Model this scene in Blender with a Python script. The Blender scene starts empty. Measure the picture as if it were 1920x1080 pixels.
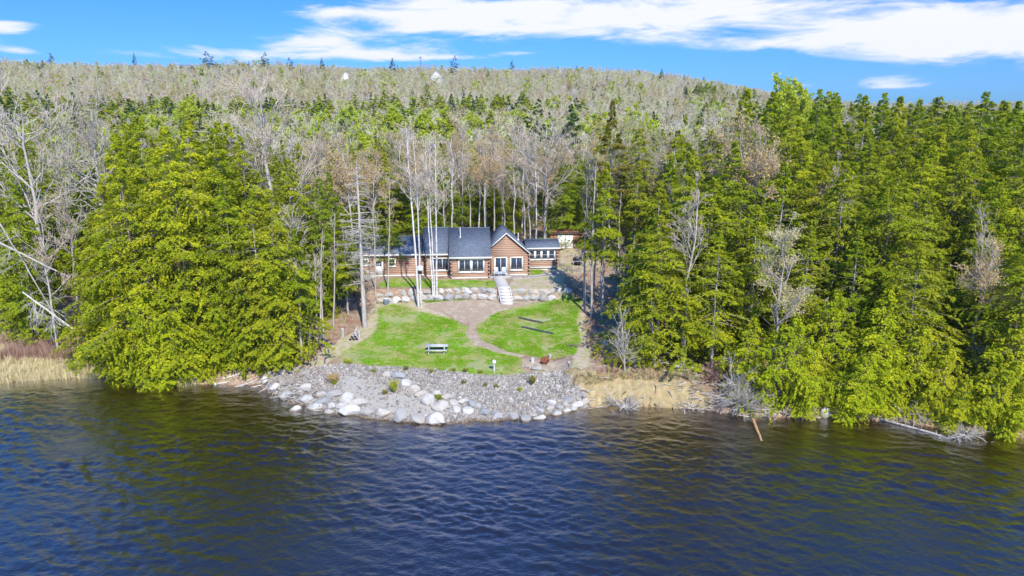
import bpy, math, random
import numpy as np
from mathutils import Vector, Matrix
R_ = math.radians
random.seed(7)
rng = np.random.default_rng(11)
scene = bpy.context.scene
COL = scene.collection

# ------------------------------------------------------------------ camera
F = 1297.0; CAMZ = 28.0
PITCH = math.atan((540 - 215) / F)
cp, sp = math.cos(PITCH), math.sin(PITCH)
cam_d = bpy.data.cameras.new('camera'); cam = bpy.data.objects.new('camera', cam_d)
COL.objects.link(cam); scene.camera = cam
cam.location = (0, 0, CAMZ); cam.rotation_euler = (math.pi / 2 - PITCH, 0, 0)
cam_d.sensor_width = 36; cam_d.lens = 36 * F / 1920; cam_d.clip_start = 0.5; cam_d.clip_end = 12000

# ------------------------------------------------------------------ light
SUN_EL = R_(44); SUN_AZ = R_(162)      # azimuth clockwise from +Y
sun_d = bpy.data.lights.new('sun', 'SUN'); sun = bpy.data.objects.new('sun', sun_d); COL.objects.link(sun)
sun_d.energy = 4.95; sun_d.angle = R_(0.55); sun_d.color = (1.0, 0.94, 0.83)
sv = Vector((math.sin(SUN_AZ) * math.cos(SUN_EL), math.cos(SUN_AZ) * math.cos(SUN_EL), math.sin(SUN_EL)))
sun.rotation_euler = (-sv).to_track_quat('-Z', 'Y').to_euler(); sun.location = (40, -60, 90)
scene.view_settings.view_transform = 'Standard'; scene.view_settings.look = 'None'
scene.view_settings.gamma = 1; scene.view_settings.use_curve_mapping = False
scene.view_settings.exposure = 0.42
scene.cycles.max_bounces = 8; scene.cycles.diffuse_bounces = 4; scene.cycles.transparent_max_bounces = 8
scene.cycles.volume_bounces = 0

def ray(px, py):
    a = (px - 960) / F; b = (540 - py) / F
    return np.array([a, cp + b * sp, -sp + b * cp])
def atY(px, py, Y):
    d = ray(px, py); t = Y / d[1]
    return np.array([d[0] * t, Y, CAMZ + d[2] * t])
def atZ(px, py, z):
    d = ray(px, py); t = (z - CAMZ) / d[2]
    return np.array([d[0] * t, d[1] * t, z])

# ------------------------------------------------------------------ world: sky tinted brighter overhead, plus cirrus / cumulus
world = bpy.data.worlds.new('World'); scene.world = world; world.use_nodes = True
wt = world.node_tree; wt.nodes.clear()
def wn(t, **k):
    n = wt.nodes.new(t)
    for a, b in k.items(): setattr(n, a, b)
    return n
def wm(op, a, b=None, c=None, clamp=False):
    n = wn('ShaderNodeMath', operation=op, use_clamp=clamp)
    for i, v in enumerate((a, b, c)):
        if v is None: continue
        if isinstance(v, (int, float)): n.inputs[i].default_value = v
        else: wt.links.new(v, n.inputs[i])
    return n.outputs[0]
sky = wn('ShaderNodeTexSky', sky_type='NISHITA', sun_disc=False)
sky.sun_elevation = SUN_EL; sky.sun_rotation = SUN_AZ; sky.altitude = 0; sky.air_density = 1.15; sky.dust_density = 0.25; sky.ozone_density = 1.2
hs = wn('ShaderNodeHueSaturation'); hs.inputs['Saturation'].default_value = 1.12; hs.inputs['Value'].default_value = 1.0
hs.inputs['Hue'].default_value = 0.5
wt.links.new(sky.outputs[0], hs.inputs['Color'])
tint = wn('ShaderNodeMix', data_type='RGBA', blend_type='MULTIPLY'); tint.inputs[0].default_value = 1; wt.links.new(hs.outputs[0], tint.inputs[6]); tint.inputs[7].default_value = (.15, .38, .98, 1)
tc = wn('ShaderNodeTexCoord'); sx = wn('ShaderNodeSeparateXYZ'); wt.links.new(tc.outputs['Generated'], sx.inputs[0])
az = wm('ARCTAN2', sx.outputs[0], sx.outputs[1]); el = wm('ARCSINE', sx.outputs[2])
# soft warp of the coordinates so that cloud edges are ragged
cmb = wn('ShaderNodeCombineXYZ'); wt.links.new(wm('MULTIPLY', az, 7.0), cmb.inputs[0]); wt.links.new(wm('MULTIPLY', el, 34.0), cmb.inputs[1])
nz = wn('ShaderNodeTexNoise'); nz.inputs['Scale'].default_value = 1.0; nz.inputs['Detail'].default_value = 9; nz.inputs['Roughness'].default_value = 0.62; nz.inputs['Distortion'].default_value = 0.5
wt.links.new(cmb.outputs[0], nz.inputs['Vector'])
nz2 = wn('ShaderNodeTexNoise'); nz2.inputs['Scale'].default_value = 3.4; nz2.inputs['Detail'].default_value = 6
wt.links.new(cmb.outputs[0], nz2.inputs['Vector'])
CL = [(900, 40, 270, 30, 1.25), (760, 30, 150, 22, .6), (1100, 52, 110, 18, .6), (1010, 5, 300, 20, .8), (1450, 45, 250, 30, 1.1), (1300, 15, 200, 22, .8), (1500, 80, 120, 12, .8),
      (1860, 55, 170, 30, 1.25), (1800, 90, 150, 14, .9), (1650, 55, 150, 18, .7), (460, 102, 230, 13, 1.0), (700, 98, 160, 14, .75), (560, 75, 120, 14, .7), (850, 108, 110, 6, .6),
      (620, 22, 45, 9, .7), (15, 50, 50, 9, .9), (1500, 163, 55, 7, .75), (1640, 150, 80, 11, .8), (1680, 162, 60, 5, .5), (40, 95, 30, 5, .4),(970,100,60,4,.5),
      (2300, 60, 300, 40, 1.1), (-300, 60, 200, 20, .8), (2900, -60, 350, 60, 1.0)]
tot = None
for (x, y, w, h, s) in CL:
    d = ray(x, y); d = d / np.linalg.norm(d)
    a0 = math.atan2(d[0], d[1]); e0 = math.asin(d[2]); wa = w / F * .9; he = h / F
    q = wm('ADD', wm('POWER', wm('ABSOLUTE', wm('MULTIPLY', wm('SUBTRACT', az, a0), 1 / wa)), 2.0), wm('POWER', wm('ABSOLUTE', wm('MULTIPLY', wm('SUBTRACT', el, e0), 1 / he)), 2.0))
    g = wm('MULTIPLY', wm('EXPONENT', wm('MULTIPLY', q, -0.9)), s)
    tot = g if tot is None else wm('ADD', tot, g)
# broken cloud everywhere above the picture, from one even rule
tc3 = wn('ShaderNodeTexNoise'); tc3.inputs['Scale'].default_value = 2.3; tc3.inputs['Detail'].default_value = 7; tc3.inputs['Roughness'].default_value = .55
mp = wn('ShaderNodeMapping'); mp.inputs['Scale'].default_value = (1, 1, 2.2); wt.links.new(tc.outputs['Generated'], mp.inputs[0]); wt.links.new(mp.outputs[0], tc3.inputs['Vector'])
gen = wm('MULTIPLY', wm('SUBTRACT', tc3.outputs[0], .64), 4.0, clamp=True)
gen = wm('MULTIPLY', gen, wm('MULTIPLY', wm('SUBTRACT', el, .20), 5.0, clamp=True))
rag = wm('MULTIPLY', wm('SUBTRACT', nz.outputs[0], 0.5), 4.2)
rag2 = wm('MULTIPLY', wm('SUBTRACT', nz2.outputs[0], 0.5), 0.7)
dens = wm('ADD', wm('ADD', tot, gen), wm('MULTIPLY', wm('ADD', rag, rag2), wm('MINIMUM', wm('ADD', tot, .22), 0.85)))
mr = wn('ShaderNodeMapRange', interpolation_type='SMOOTHSTEP'); mr.inputs[1].default_value = .42; mr.inputs[2].default_value = 1.42
wt.links.new(dens, mr.inputs[0])
cm = wn('ShaderNodeMix', data_type='RGBA'); wt.links.new(mr.outputs[0], cm.inputs[0]); tl = wn('ShaderNodeMix', data_type='RGBA'); el_f = wn('ShaderNodeMapRange', interpolation_type='SMOOTHSTEP'); el_f.inputs[1].default_value = .10; el_f.inputs[2].default_value = .75; wt.links.new(el, el_f.inputs[0]); wt.links.new(el_f.outputs[0], tl.inputs[0]); tl.inputs[6].default_value = (.145, .40, 1.12, 1); tl.inputs[7].default_value = (.25, 1.02, 1.8, 1); wt.links.new(tl.outputs[2], tint.inputs[7])  # tint brightens toward the unseen zenith, added to blue the lake's reflections
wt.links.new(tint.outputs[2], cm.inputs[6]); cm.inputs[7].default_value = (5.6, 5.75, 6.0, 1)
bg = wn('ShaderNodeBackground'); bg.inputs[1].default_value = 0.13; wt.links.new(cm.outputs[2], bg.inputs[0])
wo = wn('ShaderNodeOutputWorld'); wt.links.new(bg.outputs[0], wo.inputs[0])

# ------------------------------------------------------------------ materials
class M:
    def __init__(s, name):
        s.m = bpy.data.materials.new(name); s.m.use_nodes = True; s.t = s.m.node_tree; s.t.nodes.clear()
        s.out = s.n('ShaderNodeOutputMaterial')
    def n(s, t, **k):
        nd = s.t.nodes.new(t)
        for a, b in k.items(): setattr(nd, a, b)
        return nd
    def l(s, a, b): s.t.links.new(a, b)
    def v(s, inp, val):
        if isinstance(val, (int, float)): inp.default_value = val
        elif isinstance(val, tuple): inp.default_value = val + (1,) if len(val) == 3 and len(inp.default_value) == 4 else val
        else: s.l(val, inp)
    def math(s, op, a, b=None, clamp=False):
        nd = s.n('ShaderNodeMath', operation=op, use_clamp=clamp); s.v(nd.inputs[0], a)
        if b is not None: s.v(nd.inputs[1], b)
        return nd.outputs[0]
    def noise(s, scale, detail=4, rough=.55, vec=None, dist=0, w=None):
        nd = s.n('ShaderNodeTexNoise'); nd.inputs['Scale'].default_value = scale; nd.inputs['Detail'].default_value = detail
        nd.inputs['Roughness'].default_value = rough; nd.inputs['Distortion'].default_value = dist
        if vec is not None: s.l(vec, nd.inputs['Vector'])
        return nd.outputs[0]
    def pos(s): return s.n('ShaderNodeNewGeometry').outputs['Position']
    def obj(s): return s.n('ShaderNodeTexCoord').outputs['Object']
    def island(s): return s.n('ShaderNodeNewGeometry').outputs['Random Per Island']
    def orand(s): return s.n('ShaderNodeObjectInfo').outputs['Random']
    def mix(s, f, a, b, mode='MIX'):
        nd = s.n('ShaderNodeMix', data_type='RGBA', blend_type=mode); s.v(nd.inputs[0], f); s.v(nd.inputs[6], a); s.v(nd.inputs[7], b); return nd.outputs[2]
    def ramp(s, f, stops, interp='LINEAR'):
        nd = s.n('ShaderNodeValToRGB'); s.v(nd.inputs[0], f); cr = nd.color_ramp; cr.interpolation = interp
        while len(cr.elements) < len(stops): cr.elements.new(.5)
        for e, (p, c) in zip(cr.elements, stops): e.position = p; e.color = (*c, 1)
        return nd.outputs[0]
    def step(s, f, a, b):
        nd = s.n('ShaderNodeMapRange', interpolation_type='SMOOTHSTEP'); s.v(nd.inputs[0], f); nd.inputs[1].default_value = a; nd.inputs[2].default_value = b; return nd.outputs[0]
    def mapv(s, vec, sc):
        nd = s.n('ShaderNodeMapping'); nd.inputs['Scale'].default_value = sc; s.l(vec, nd.inputs[0]); return nd.outputs[0]
    def attr(s, name): return s.n('ShaderNodeAttribute', attribute_name=name).outputs['Fac']
    def bump(s, h, strength=.5, dist=.1):
        nd = s.n('ShaderNodeBump'); nd.inputs['Strength'].default_value = strength; nd.inputs['Distance'].default_value = dist; s.l(h, nd.inputs['Height']); return nd.outputs[0]
    def bsdf(s, col, rough=.8, normal=None, metal=0, spec=.4, ior=None):
        b = s.n('ShaderNodeBsdfPrincipled'); s.v(b.inputs['Base Color'], col); s.v(b.inputs['Roughness'], rough); b.inputs['Metallic'].default_value = metal
        b.inputs['Specular IOR Level'].default_value = spec
        if normal is not None: s.l(normal, b.inputs['Normal'])
        s.l(b.outputs[0], s.out.inputs[0]); return s.m

def leaf_mat(name, stops, dark, transl=.3, vary=.42):
    m = M(name)
    c = m.ramp(m.island(), stops)
    c = m.mix(m.math('MULTIPLY', m.orand(), vary), c, dark)
    c = m.mix(m.math('MULTIPLY', m.math('FRACT', m.math('MULTIPLY', m.orand(), 7.31)), .22), c, tuple(min(1, q * k) for q, k in zip(stops[-1][1], (1.15, .92, 1.6))))
    n = m.noise(.55, 3, vec=m.pos()); c = m.mix(m.step(n, .35, .7), c, m.mix(.45, c, dark))
    d = m.n('ShaderNodeBsdfDiffuse'); m.v(d.inputs[0], c); t = m.n('ShaderNodeBsdfTranslucent'); m.v(t.inputs[0], c)
    x = m.n('ShaderNodeMixShader'); x.inputs[0].default_value = transl; m.l(d.outputs[0], x.inputs[1]); m.l(t.outputs[0], x.inputs[2]); m.l(x.outputs[0], m.out.inputs[0])
    return m.m
MAT = {}
MAT['cedar'] = leaf_mat('cedar_foliage', [(0, (.15, .22, .012)), (.35, (.31, .37, .014)), (.75, (.46, .48, .018)), (1, (.60, .57, .03))], (.14, .25, .014), .40)
MAT['cedar_bright'] = leaf_mat('bright_cedar_foliage', [(0, (.25, .33, .012)), (.4, (.43, .49, .016)), (1, (.64, .62, .03))], (.20, .31, .012), .42, .3)
MAT['hemlock'] = leaf_mat('hemlock_foliage', [(0, (.17, .26, .014)), (.5, (.33, .42, .018)), (1, (.50, .54, .03))], (.14, .24, .015), .44, .4)
MAT['olive'] = leaf_mat('olive_foliage', [(0, (.14, .14, .02)), (.5, (.25, .23, .03)), (1, (.36, .29, .045))], (.09, .11, .02))
MAT['pine'] = leaf_mat('pine_foliage', [(0, (.05, .10, .022)), (.5, (.10, .18, .035)), (1, (.17, .26, .04))], (.03, .07, .025))
MAT['lime'] = leaf_mat('new_leaf_foliage', [(0, (.40, .52, .02)), (.5, (.54, .64, .03)), (1, (.66, .72, .06))], (.48, .54, .10), .5, .3)
MAT['bud'] = leaf_mat('bud_foliage', [(0, (.42, .42, .10)), (.5, (.54, .54, .14)), (1, (.60, .54, .22))], (.50, .42, .22), .4, .8)
MAT['redbud'] = leaf_mat('red_bud_foliage', [(0, (.50, .32, .10)), (.5, (.62, .42, .14)), (1, (.64, .48, .2))], (.52, .42, .16), .4, .5)

def bark_mat(name, a, b, spots=None):
    m = M(name); p = m.pos(); n = m.noise(3.0, 5, vec=m.mapv(p, (1, 1, .3)))
    c = m.mix(m.step(n, .35, .65), a, b)
    if spots: c = m.mix(m.step(m.noise(2.2, 3, vec=m.mapv(p, (.6, .6, 2.5))), .60, .66), c, spots)
    c = m.mix(m.math('MULTIPLY', m.orand(), .35), c, (.30, .27, .24))
    return m.bsdf(c, .9, m.bump(n, .5, .05))
MAT['bark'] = bark_mat('grey_bark', (.30, .26, .22), (.46, .42, .37))
MAT['brownbark'] = bark_mat('brown_bark', (.16, .11, .08), (.30, .24, .19))
MAT['birch'] = bark_mat('pale_birch_bark', (.46, .44, .41), (.68, .66, .62), (.22, .2, .18))
MAT['dead'] = bark_mat('weathered_dead_wood', (.32, .29, .25), (.52, .48, .42))
MAT['orangewood'] = bark_mat('wet_orange_wood', (.45, .19, .03), (.62, .30, .05))

def twig_mat(name, cols, transl=.25, patch=False):
    m = M(name); c = m.ramp(m.orand(), cols)
    if patch:
        p = m.pos(); c = m.mix(m.math('MULTIPLY', m.step(m.noise(.011, 3, .6, vec=p), .46, .60), .55), c, (.53, .56, .27)); c = m.mix(m.math('MULTIPLY', m.step(m.noise(.017, 3, .6, vec=m.mapv(p, (1.1, .9, 1))), .56, .66), .35), c, (.50, .41, .33)); c = m.mix(m.math('MULTIPLY', m.island(), .45), c, (.50, .46, .40))
    d = m.n('ShaderNodeBsdfDiffuse'); m.v(d.inputs[0], c); m.l(d.outputs[0], m.out.inputs[0]); return m.m
MAT['twig'] = twig_mat('pale_twigs', [(0, (.46, .38, .29)), (.5, (.60, .53, .43)), (1, (.55, .42, .30))])
MAT['fartwig'] = twig_mat('hillside_twigs', [(0, (.50, .45, .37)), (.2, (.64, .59, .48)), (.34, (.47, .39, .33)), (.5, (.58, .62, .26)), (.64, (.70, .66, .52)), (.8, (.52, .60, .18)), (.9, (.60, .48, .38)), (1, (.62, .60, .38))], patch=True)

# rocks
def rock_mat(name, cols, sc=1.0):
    m = M(name); o = m.obj(); n = m.noise(2.2 * sc, 6, .65, vec=o); f = m.noise(22 * sc, 3, .7, vec=m.pos())
    base = m.ramp(m.orand(), cols)
    c = m.mix(m.step(n, .45, .68), base, m.mix(.55, base, (.30, .29, .28)))
    c = m.mix(m.step(f, .55, .75), c, m.mix(.4, c, (.16, .15, .15)))
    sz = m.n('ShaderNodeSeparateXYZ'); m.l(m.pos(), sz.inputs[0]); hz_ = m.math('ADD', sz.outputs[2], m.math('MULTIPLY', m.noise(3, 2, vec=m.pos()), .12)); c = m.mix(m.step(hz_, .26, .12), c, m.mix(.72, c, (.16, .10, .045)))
    return m.bsdf(c, .85, m.bump(m.noise(7 * sc, 5, vec=o), .8, .08))
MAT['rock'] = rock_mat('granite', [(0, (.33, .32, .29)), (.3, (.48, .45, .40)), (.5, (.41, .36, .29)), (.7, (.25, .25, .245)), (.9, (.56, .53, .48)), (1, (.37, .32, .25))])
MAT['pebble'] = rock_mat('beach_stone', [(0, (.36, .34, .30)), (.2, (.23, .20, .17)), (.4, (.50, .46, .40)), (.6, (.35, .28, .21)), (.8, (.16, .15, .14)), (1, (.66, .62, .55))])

def simple(name, col, rough=.7, var=.15, spec=.4, metal=0, sc=6):
    m = M(name); n = m.noise(sc, 5, vec=m.obj()); d = tuple(x * (1 - 2 * var) for x in col)
    return m.bsdf(m.mix(m.step(n, .3, .7), d, col), rough, m.bump(n, .2, .02), metal, spec)
MAT['trim'] = simple('cream_trim_paint', (.80, .77, .70), .6, .05)
MAT['concrete'] = simple('foundation_concrete', (.72, .69, .62), .9, .1)
MAT['white'] = simple('white_paint', (.82, .82, .80), .5, .05)
MAT['shedred'] = simple('brown_stained_boards', (.38, .17, .09), .8, .15)
MAT['shedtrim'] = simple('dark_brown_fascia', (.16, .07, .045), .8, .2)
MAT['star'] = simple('red_painted_metal', (.42, .03, .04), .5, .1)
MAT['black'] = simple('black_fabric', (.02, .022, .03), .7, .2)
MAT['darkmetal'] = simple('dark_metal', (.10, .115, .13), .45, .2, .5, .3)
MAT['rust'] = simple('rusty_iron', (.28, .085, .035), .85, .3)
MAT['tablewood'] = simple('weathered_grey_boards', (.60, .60, .62), .8, .12)
MAT['chair'] = simple('pale_blue_grey_resin', (.56, .61, .70), .5, .05)
MAT['bin'] = simple('slate_blue_plastic', (.16, .22, .27), .5, .1)
MAT['step'] = simple('pale_grey_deck_boards', (.62, .59, .54), .8, .15)
MAT['flag'] = simple('flagstone', (.50, .47, .43), .85, .2)
MAT['metalpipe'] = simple('galvanised_pipe', (.72, .72, .72), .4, .08, .5, .2)
m = M('window_glass'); m.bsdf((.03, .04, .06), .03, None, .0, 1.0); MAT['glass'] = m.m
# logs
m = M('stained_log'); o = m.pos(); n = m.noise(1.2, 6, .7, vec=m.mapv(o, (.6, 1, 9))); c = m.mix(m.step(n, .3, .7), (.36, .225, .155), (.42, .27, .19))
c = m.mix(m.math('MULTIPLY', m.orand(), .2), c, (.50, .32, .22)); MAT['log'] = m.bsdf(c, .6, m.bump(n, .4, .02))
m = M('log_end_grain'); MAT['logend'] = m.bsdf((.50, .27, .10), .7)
m = M('dark_chinking'); MAT['chink'] = m.bsdf((.22, .12, .075), .9)
# shingles
m = M('slate_blue_shingles'); tcn = m.n('ShaderNodeTexCoord').outputs['UV']
b = m.n('ShaderNodeTexBrick'); m.l(tcn, b.inputs['Vector']); b.inputs['Scale'].default_value = 1.0; b.inputs['Brick Width'].default_value = .33; b.inputs['Row Height'].default_value = .16
b.inputs['Mortar Size'].default_value = .012; b.inputs['Color1'].default_value = (.06, .08, .115, 1); b.inputs['Color2'].default_value = (.12, .15, .20, 1); b.inputs['Mortar'].default_value = (.03, .035, .045, 1)
n = m.noise(5.0, 6, .8, vec=m.pos()); c = m.mix(m.step(n, .40, .62), b.outputs[0], (.16, .185, .22)); n2 = m.noise(.5, 3, vec=m.pos())
c = m.mix(m.math('MULTIPLY', m.step(n2, .4, .7), .3), c, (.06, .075, .1))
MAT['shingle'] = m.bsdf(c, .85, m.bump(b.outputs[1], -.4, .02))

# ground (all zones share it; the weights are vertex attributes)
m = M('ground_cover'); p = m.pos()
nb = m.noise(.35, 6, .65, vec=p); nf = m.noise(3.2, 6, .75, vec=p); nff = m.noise(14, 4, .8, vec=p); nm = m.noise(1.1, 5, .7, vec=p)
edge = m.math('MULTIPLY', m.math('SUBTRACT', m.noise(1.6, 5, .7, vec=p), .5), 1.25)
litter = m.ramp(nf, [(.2, (.13, .085, .055)), (.45, (.27, .185, .125)), (.6, (.42, .31, .22)), (.8, (.52, .42, .32))])
litter = m.mix(m.step(nb, .5, .7), litter, m.ramp(nff, [(.3, (.16, .10, .07)), (.7, (.36, .2, .12))]))
grass = m.ramp(nf, [(.25, (.04, .13, .006)), (.45, (.10, .24, .010)), (.6, (.22, .34, .025)), (.8, (.40, .40, .10))])
dry = m.ramp(nff, [(.3, (.22, .22, .07)), (.7, (.48, .42, .22))])
grass = m.mix(m.step(m.math('ADD', m.math('MULTIPLY', nb, .6), m.math('MULTIPLY', nm, .4)), .46, .57), grass, m.mix(.8, grass, dry))
gravel = m.ramp(nff, [(.25, (.20, .175, .15)), (.5, (.38, .35, .30)), (.75, (.55, .51, .45))])
mulch = m.ramp(nff, [(.25, (.17, .12, .08)), (.5, (.35, .265, .19)), (.75, (.55, .45, .34))])
mulch = m.mix(m.step(nm, .48, .62), mulch, m.ramp(nff, [(.3, (.34, .27, .19)), (.7, (.54, .45, .34))]))
dirt = m.mix(m.step(nm, .42, .62), m.ramp(nff, [(.3, (.36, .27, .19)), (.7, (.58, .48, .37))]), m.ramp(nff, [(.3, (.20, .24, .06)), (.7, (.46, .42, .22))]))
sand = m.ramp(m.noise(1.4, 6, .7, vec=m.mapv(p, (1.3, 1.3, .5))), [(.25, (.20, .145, .07)), (.5, (.34, .26, .13)), (.64, (.42, .33, .17)), (.74, (.62, .53, .34))])
marsh = m.ramp(nf, [(.3, (.20, .13, .08)), (.5, (.42, .33, .16)), (.65, (.60, .50, .28)), (.8, (.30, .14, .09))])
grass = m.mix(m.step(m.noise(.18, 3, .6, vec=p), .54, .62), grass, m.mix(.5, grass, m.ramp(nff, [(.3, (.30, .24, .14)), (.7, (.54, .46, .32))])))
c = litter
for nm_, cc in (('w_marsh', marsh), ('w_dirt', dirt), ('w_lawn', grass), ('w_mulch', mulch), ('w_gravel', gravel), ('w_sand', sand)):
    f = m.step(m.math('ADD', m.attr(nm_), edge), .35, .65) if nm_ != 'w_sand' else m.step(m.math('ADD', m.attr(nm_), m.math('MULTIPLY', edge, .5)), .35, .65)
    c = m.mix(f, c, cc)
bed = m.mix(m.step(nf, .4, .6), (.20, .115, .04), (.36, .22, .09))
sz = m.n('ShaderNodeSeparateXYZ'); m.l(p, sz.inputs[0]); c = m.mix(m.step(sz.outputs[2], .10, -.06), c, bed)
MAT['ground'] = m.bsdf(c, .95, m.bump(m.math('ADD', nf, nff), .6, .12), spec=.15)

m = M('lawn_grass'); p = m.pos(); nb = m.noise(.35, 6, .65, vec=p); nm = m.noise(1.1, 5, .7, vec=p)
c = m.ramp(m.island(), [(0, (.09, .21, .010)), (.5, (.19, .36, .016)), (1, (.34, .46, .03))])
dk = m.step(m.math('ADD', m.math('MULTIPLY', nb, .6), m.math('MULTIPLY', nm, .4)), .46, .57)
c = m.mix(m.math('MULTIPLY', dk, .65), c, m.mix(m.island(), (.34, .33, .10), (.60, .55, .27)))
MAT['grass'] = m.bsdf(c, .8, spec=.2)
m = M('dry_reed'); c = m.ramp(m.island(), [(0, (.35, .26, .11)), (.6, (.66, .56, .30)), (1, (.75, .68, .42))]); MAT['reed'] = m.bsdf(c, .9, spec=.2)
m = M('red_brush'); c = m.ramp(m.island(), [(0, (.20, .09, .07)), (.5, (.36, .20, .15)), (1, (.50, .38, .28))]); MAT['brush'] = m.bsdf(c, .9, spec=.1)

# water
m = M('lake_water'); p = m.pos()
r1 = m.noise(5.0, 3, .55, vec=m.mapv(p, (.6, 1.2, 1)), dist=.4); r2 = m.noise(24, 3, .6, vec=m.mapv(p, (.7, 1.1, 1)))
bn = m.bump(m.math('ADD', r1, m.math('MULTIPLY', r2, .12)), .7, .06)
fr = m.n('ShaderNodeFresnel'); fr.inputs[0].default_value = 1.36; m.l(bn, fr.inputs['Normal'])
tr = m.n('ShaderNodeBsdfTransparent'); tr.inputs[0].default_value = (.80, .64, .42, 1)
gl = m.n('ShaderNodeBsdfGlossy'); gl.inputs['Roughness'].default_value = .03; m.l(bn, gl.inputs['Normal'])
body = m.n('ShaderNodeBsdfDiffuse'); body.inputs[0].default_value = (.030, .016, .005, 1)
b1 = m.n('ShaderNodeMixShader'); b1.inputs[0].default_value = .4; m.l(tr.outputs[0], b1.inputs[1]); m.l(body.outputs[0], b1.inputs[2])
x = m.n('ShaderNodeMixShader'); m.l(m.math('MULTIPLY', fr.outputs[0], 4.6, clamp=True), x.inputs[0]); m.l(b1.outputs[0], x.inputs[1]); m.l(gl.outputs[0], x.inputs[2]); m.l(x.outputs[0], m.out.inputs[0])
va = m.n('ShaderNodeVolumeAbsorption'); va.inputs[0].default_value = (.72, .42, .12, 1); va.inputs[1].default_value = 1.5; m.l(va.outputs[0], m.out.inputs['Volume'])
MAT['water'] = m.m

# ------------------------------------------------------------------ mesh helpers
def mesh_np(name, V, Fa, mat=None, smooth=False, uv=None):
    """V (n,3); Fa: int array (m,k) or list of such arrays"""
    me = bpy.data.meshes.new(name); V = np.asarray(V, dtype=np.float32)
    Fl = Fa if isinstance(Fa, list) else [Fa]; Fl = [np.asarray(f, dtype=np.int32) for f in Fl if len(f)]
    me.vertices.add(len(V)); me.vertices.foreach_set('co', V.ravel())
    loops = np.concatenate([f.ravel() for f in Fl]); cnt = np.concatenate([np.full(len(f), f.shape[1], dtype=np.int32) for f in Fl])
    st = np.concatenate([[0], np.cumsum(cnt)[:-1]]).astype(np.int32)
    me.loops.add(len(loops)); me.loops.foreach_set('vertex_index', loops)
    me.polygons.add(len(cnt)); me.polygons.foreach_set('loop_start', st)
    try: me.polygons.foreach_set('loop_total', cnt)
    except Exception: pass
    if smooth: me.polygons.foreach_set('use_smooth', np.ones(len(cnt), dtype=bool))
    if mat: me.materials.append(MAT[mat] if isinstance(mat, str) else mat)
    me.update(calc_edges=True)
    return me
class MB:
    def __init__(s): s.v = []; s.f = {}; s.n = 0
    def add(s, V, Fa):
        V = np.asarray(V, float); Fa = np.asarray(Fa, int)
        s.v.append(V); s.f.setdefault(Fa.shape[1], []).append(Fa + s.n); s.n += len(V); return s
    def box(s, x0, x1, y0, y1, z0, z1):
        V = [(x, y, z) for z in (z0, z1) for y in (y0, y1) for x in (x0, x1)]
        return s.add(V, [(0, 2, 3, 1), (4, 5, 7, 6), (0, 1, 5, 4), (2, 6, 7, 3), (0, 4, 6, 2), (1, 3, 7, 5)])
    def prism(s, pts, axis, a, b):
        """pts 2D convex outline; axis 'x': pts=(y,z); 'y': pts=(x,z); 'z': pts=(x,y)"""
        n = len(pts); mk = {'x': lambda p, t: (t, p[0], p[1]), 'y': lambda p, t: (p[0], t, p[1]), 'z': lambda p, t: (p[0], p[1], t)}[axis]
        V = [mk(p, a) for p in pts] + [mk(p, b) for p in pts]; base = s.n
        s.v.append(np.array(V, float)); s.n += 2 * n
        s.f.setdefault(4, []).append(np.array([(i, (i + 1) % n, n + (i + 1) % n, n + i) for i in range(n)]) + base)
        s.f.setdefault(n, []).append(np.array([tuple(range(n))[::-1], tuple(range(n, 2 * n))]) + base); return s
    def tube(s, P, Rr, sides=6):
        V, Fq = tube_batch(np.array([P], float), np.array([Rr], float), sides); return s.add(V, Fq)
    def mesh(s, name, mat, smooth=False):
        return mesh_np(name, np.concatenate(s.v), [np.concatenate(f) for f in s.f.values()], mat, smooth)
def tube_batch(P, Rr, sides, cap=False):
    B, N, _ = P.shape
    T = np.gradient(P, axis=1); T /= (np.linalg.norm(T, axis=2, keepdims=True) + 1e-9)
    ref = np.where(np.abs(T[..., 2:3]) > .9, np.array([1., 0, 0]), np.array([0, 0, 1.]))
    A = np.cross(T, ref); A /= (np.linalg.norm(A, axis=2, keepdims=True) + 1e-9); Bn = np.cross(T, A)
    an = np.arange(sides) * 2 * np.pi / sides
    V = P[:, :, None, :] + Rr[:, :, None, None] * (np.cos(an)[None, None, :, None] * A[:, :, None, :] + np.sin(an)[None, None, :, None] * Bn[:, :, None, :])
    i = np.arange(B)[:, None, None] * N * sides + np.arange(N - 1)[None, :, None] * sides; j = np.arange(sides)[None, None, :]; k = (j + 1) % sides
    Fq = np.stack([i + j, i + k, i + sides + k, i + sides + j], axis=-1).reshape(-1, 4)
    return V.reshape(-1, 3), Fq
def link(o, parent=None):
    COL.objects.link(o)
    if parent is not None: o.parent = parent
    return o
def obj(name, me, parent=None, loc=None, rot=None, label=None, kind=None):
    o = bpy.data.objects.new(name, me); link(o, parent)
    if loc is not None: o.location = tuple(loc)
    if rot is not None: o.rotation_euler = rot
    if label: o['label'] = label
    if kind: o['kind'] = kind
    return o
def tag(o, label, cat, group=None):
    o['label'] = label; o['category'] = cat
    if group: o['group'] = group
    return o
def thing(name, loc, label, cat, group=None, rz=0, scale=None):
    o = bpy.data.objects.new(name, None); link(o); o.location = tuple(loc); o.rotation_euler = (0, 0, rz); o.empty_display_size = .3
    if scale is not None: o.scale = scale
    return tag(o, label, cat, group)
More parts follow.
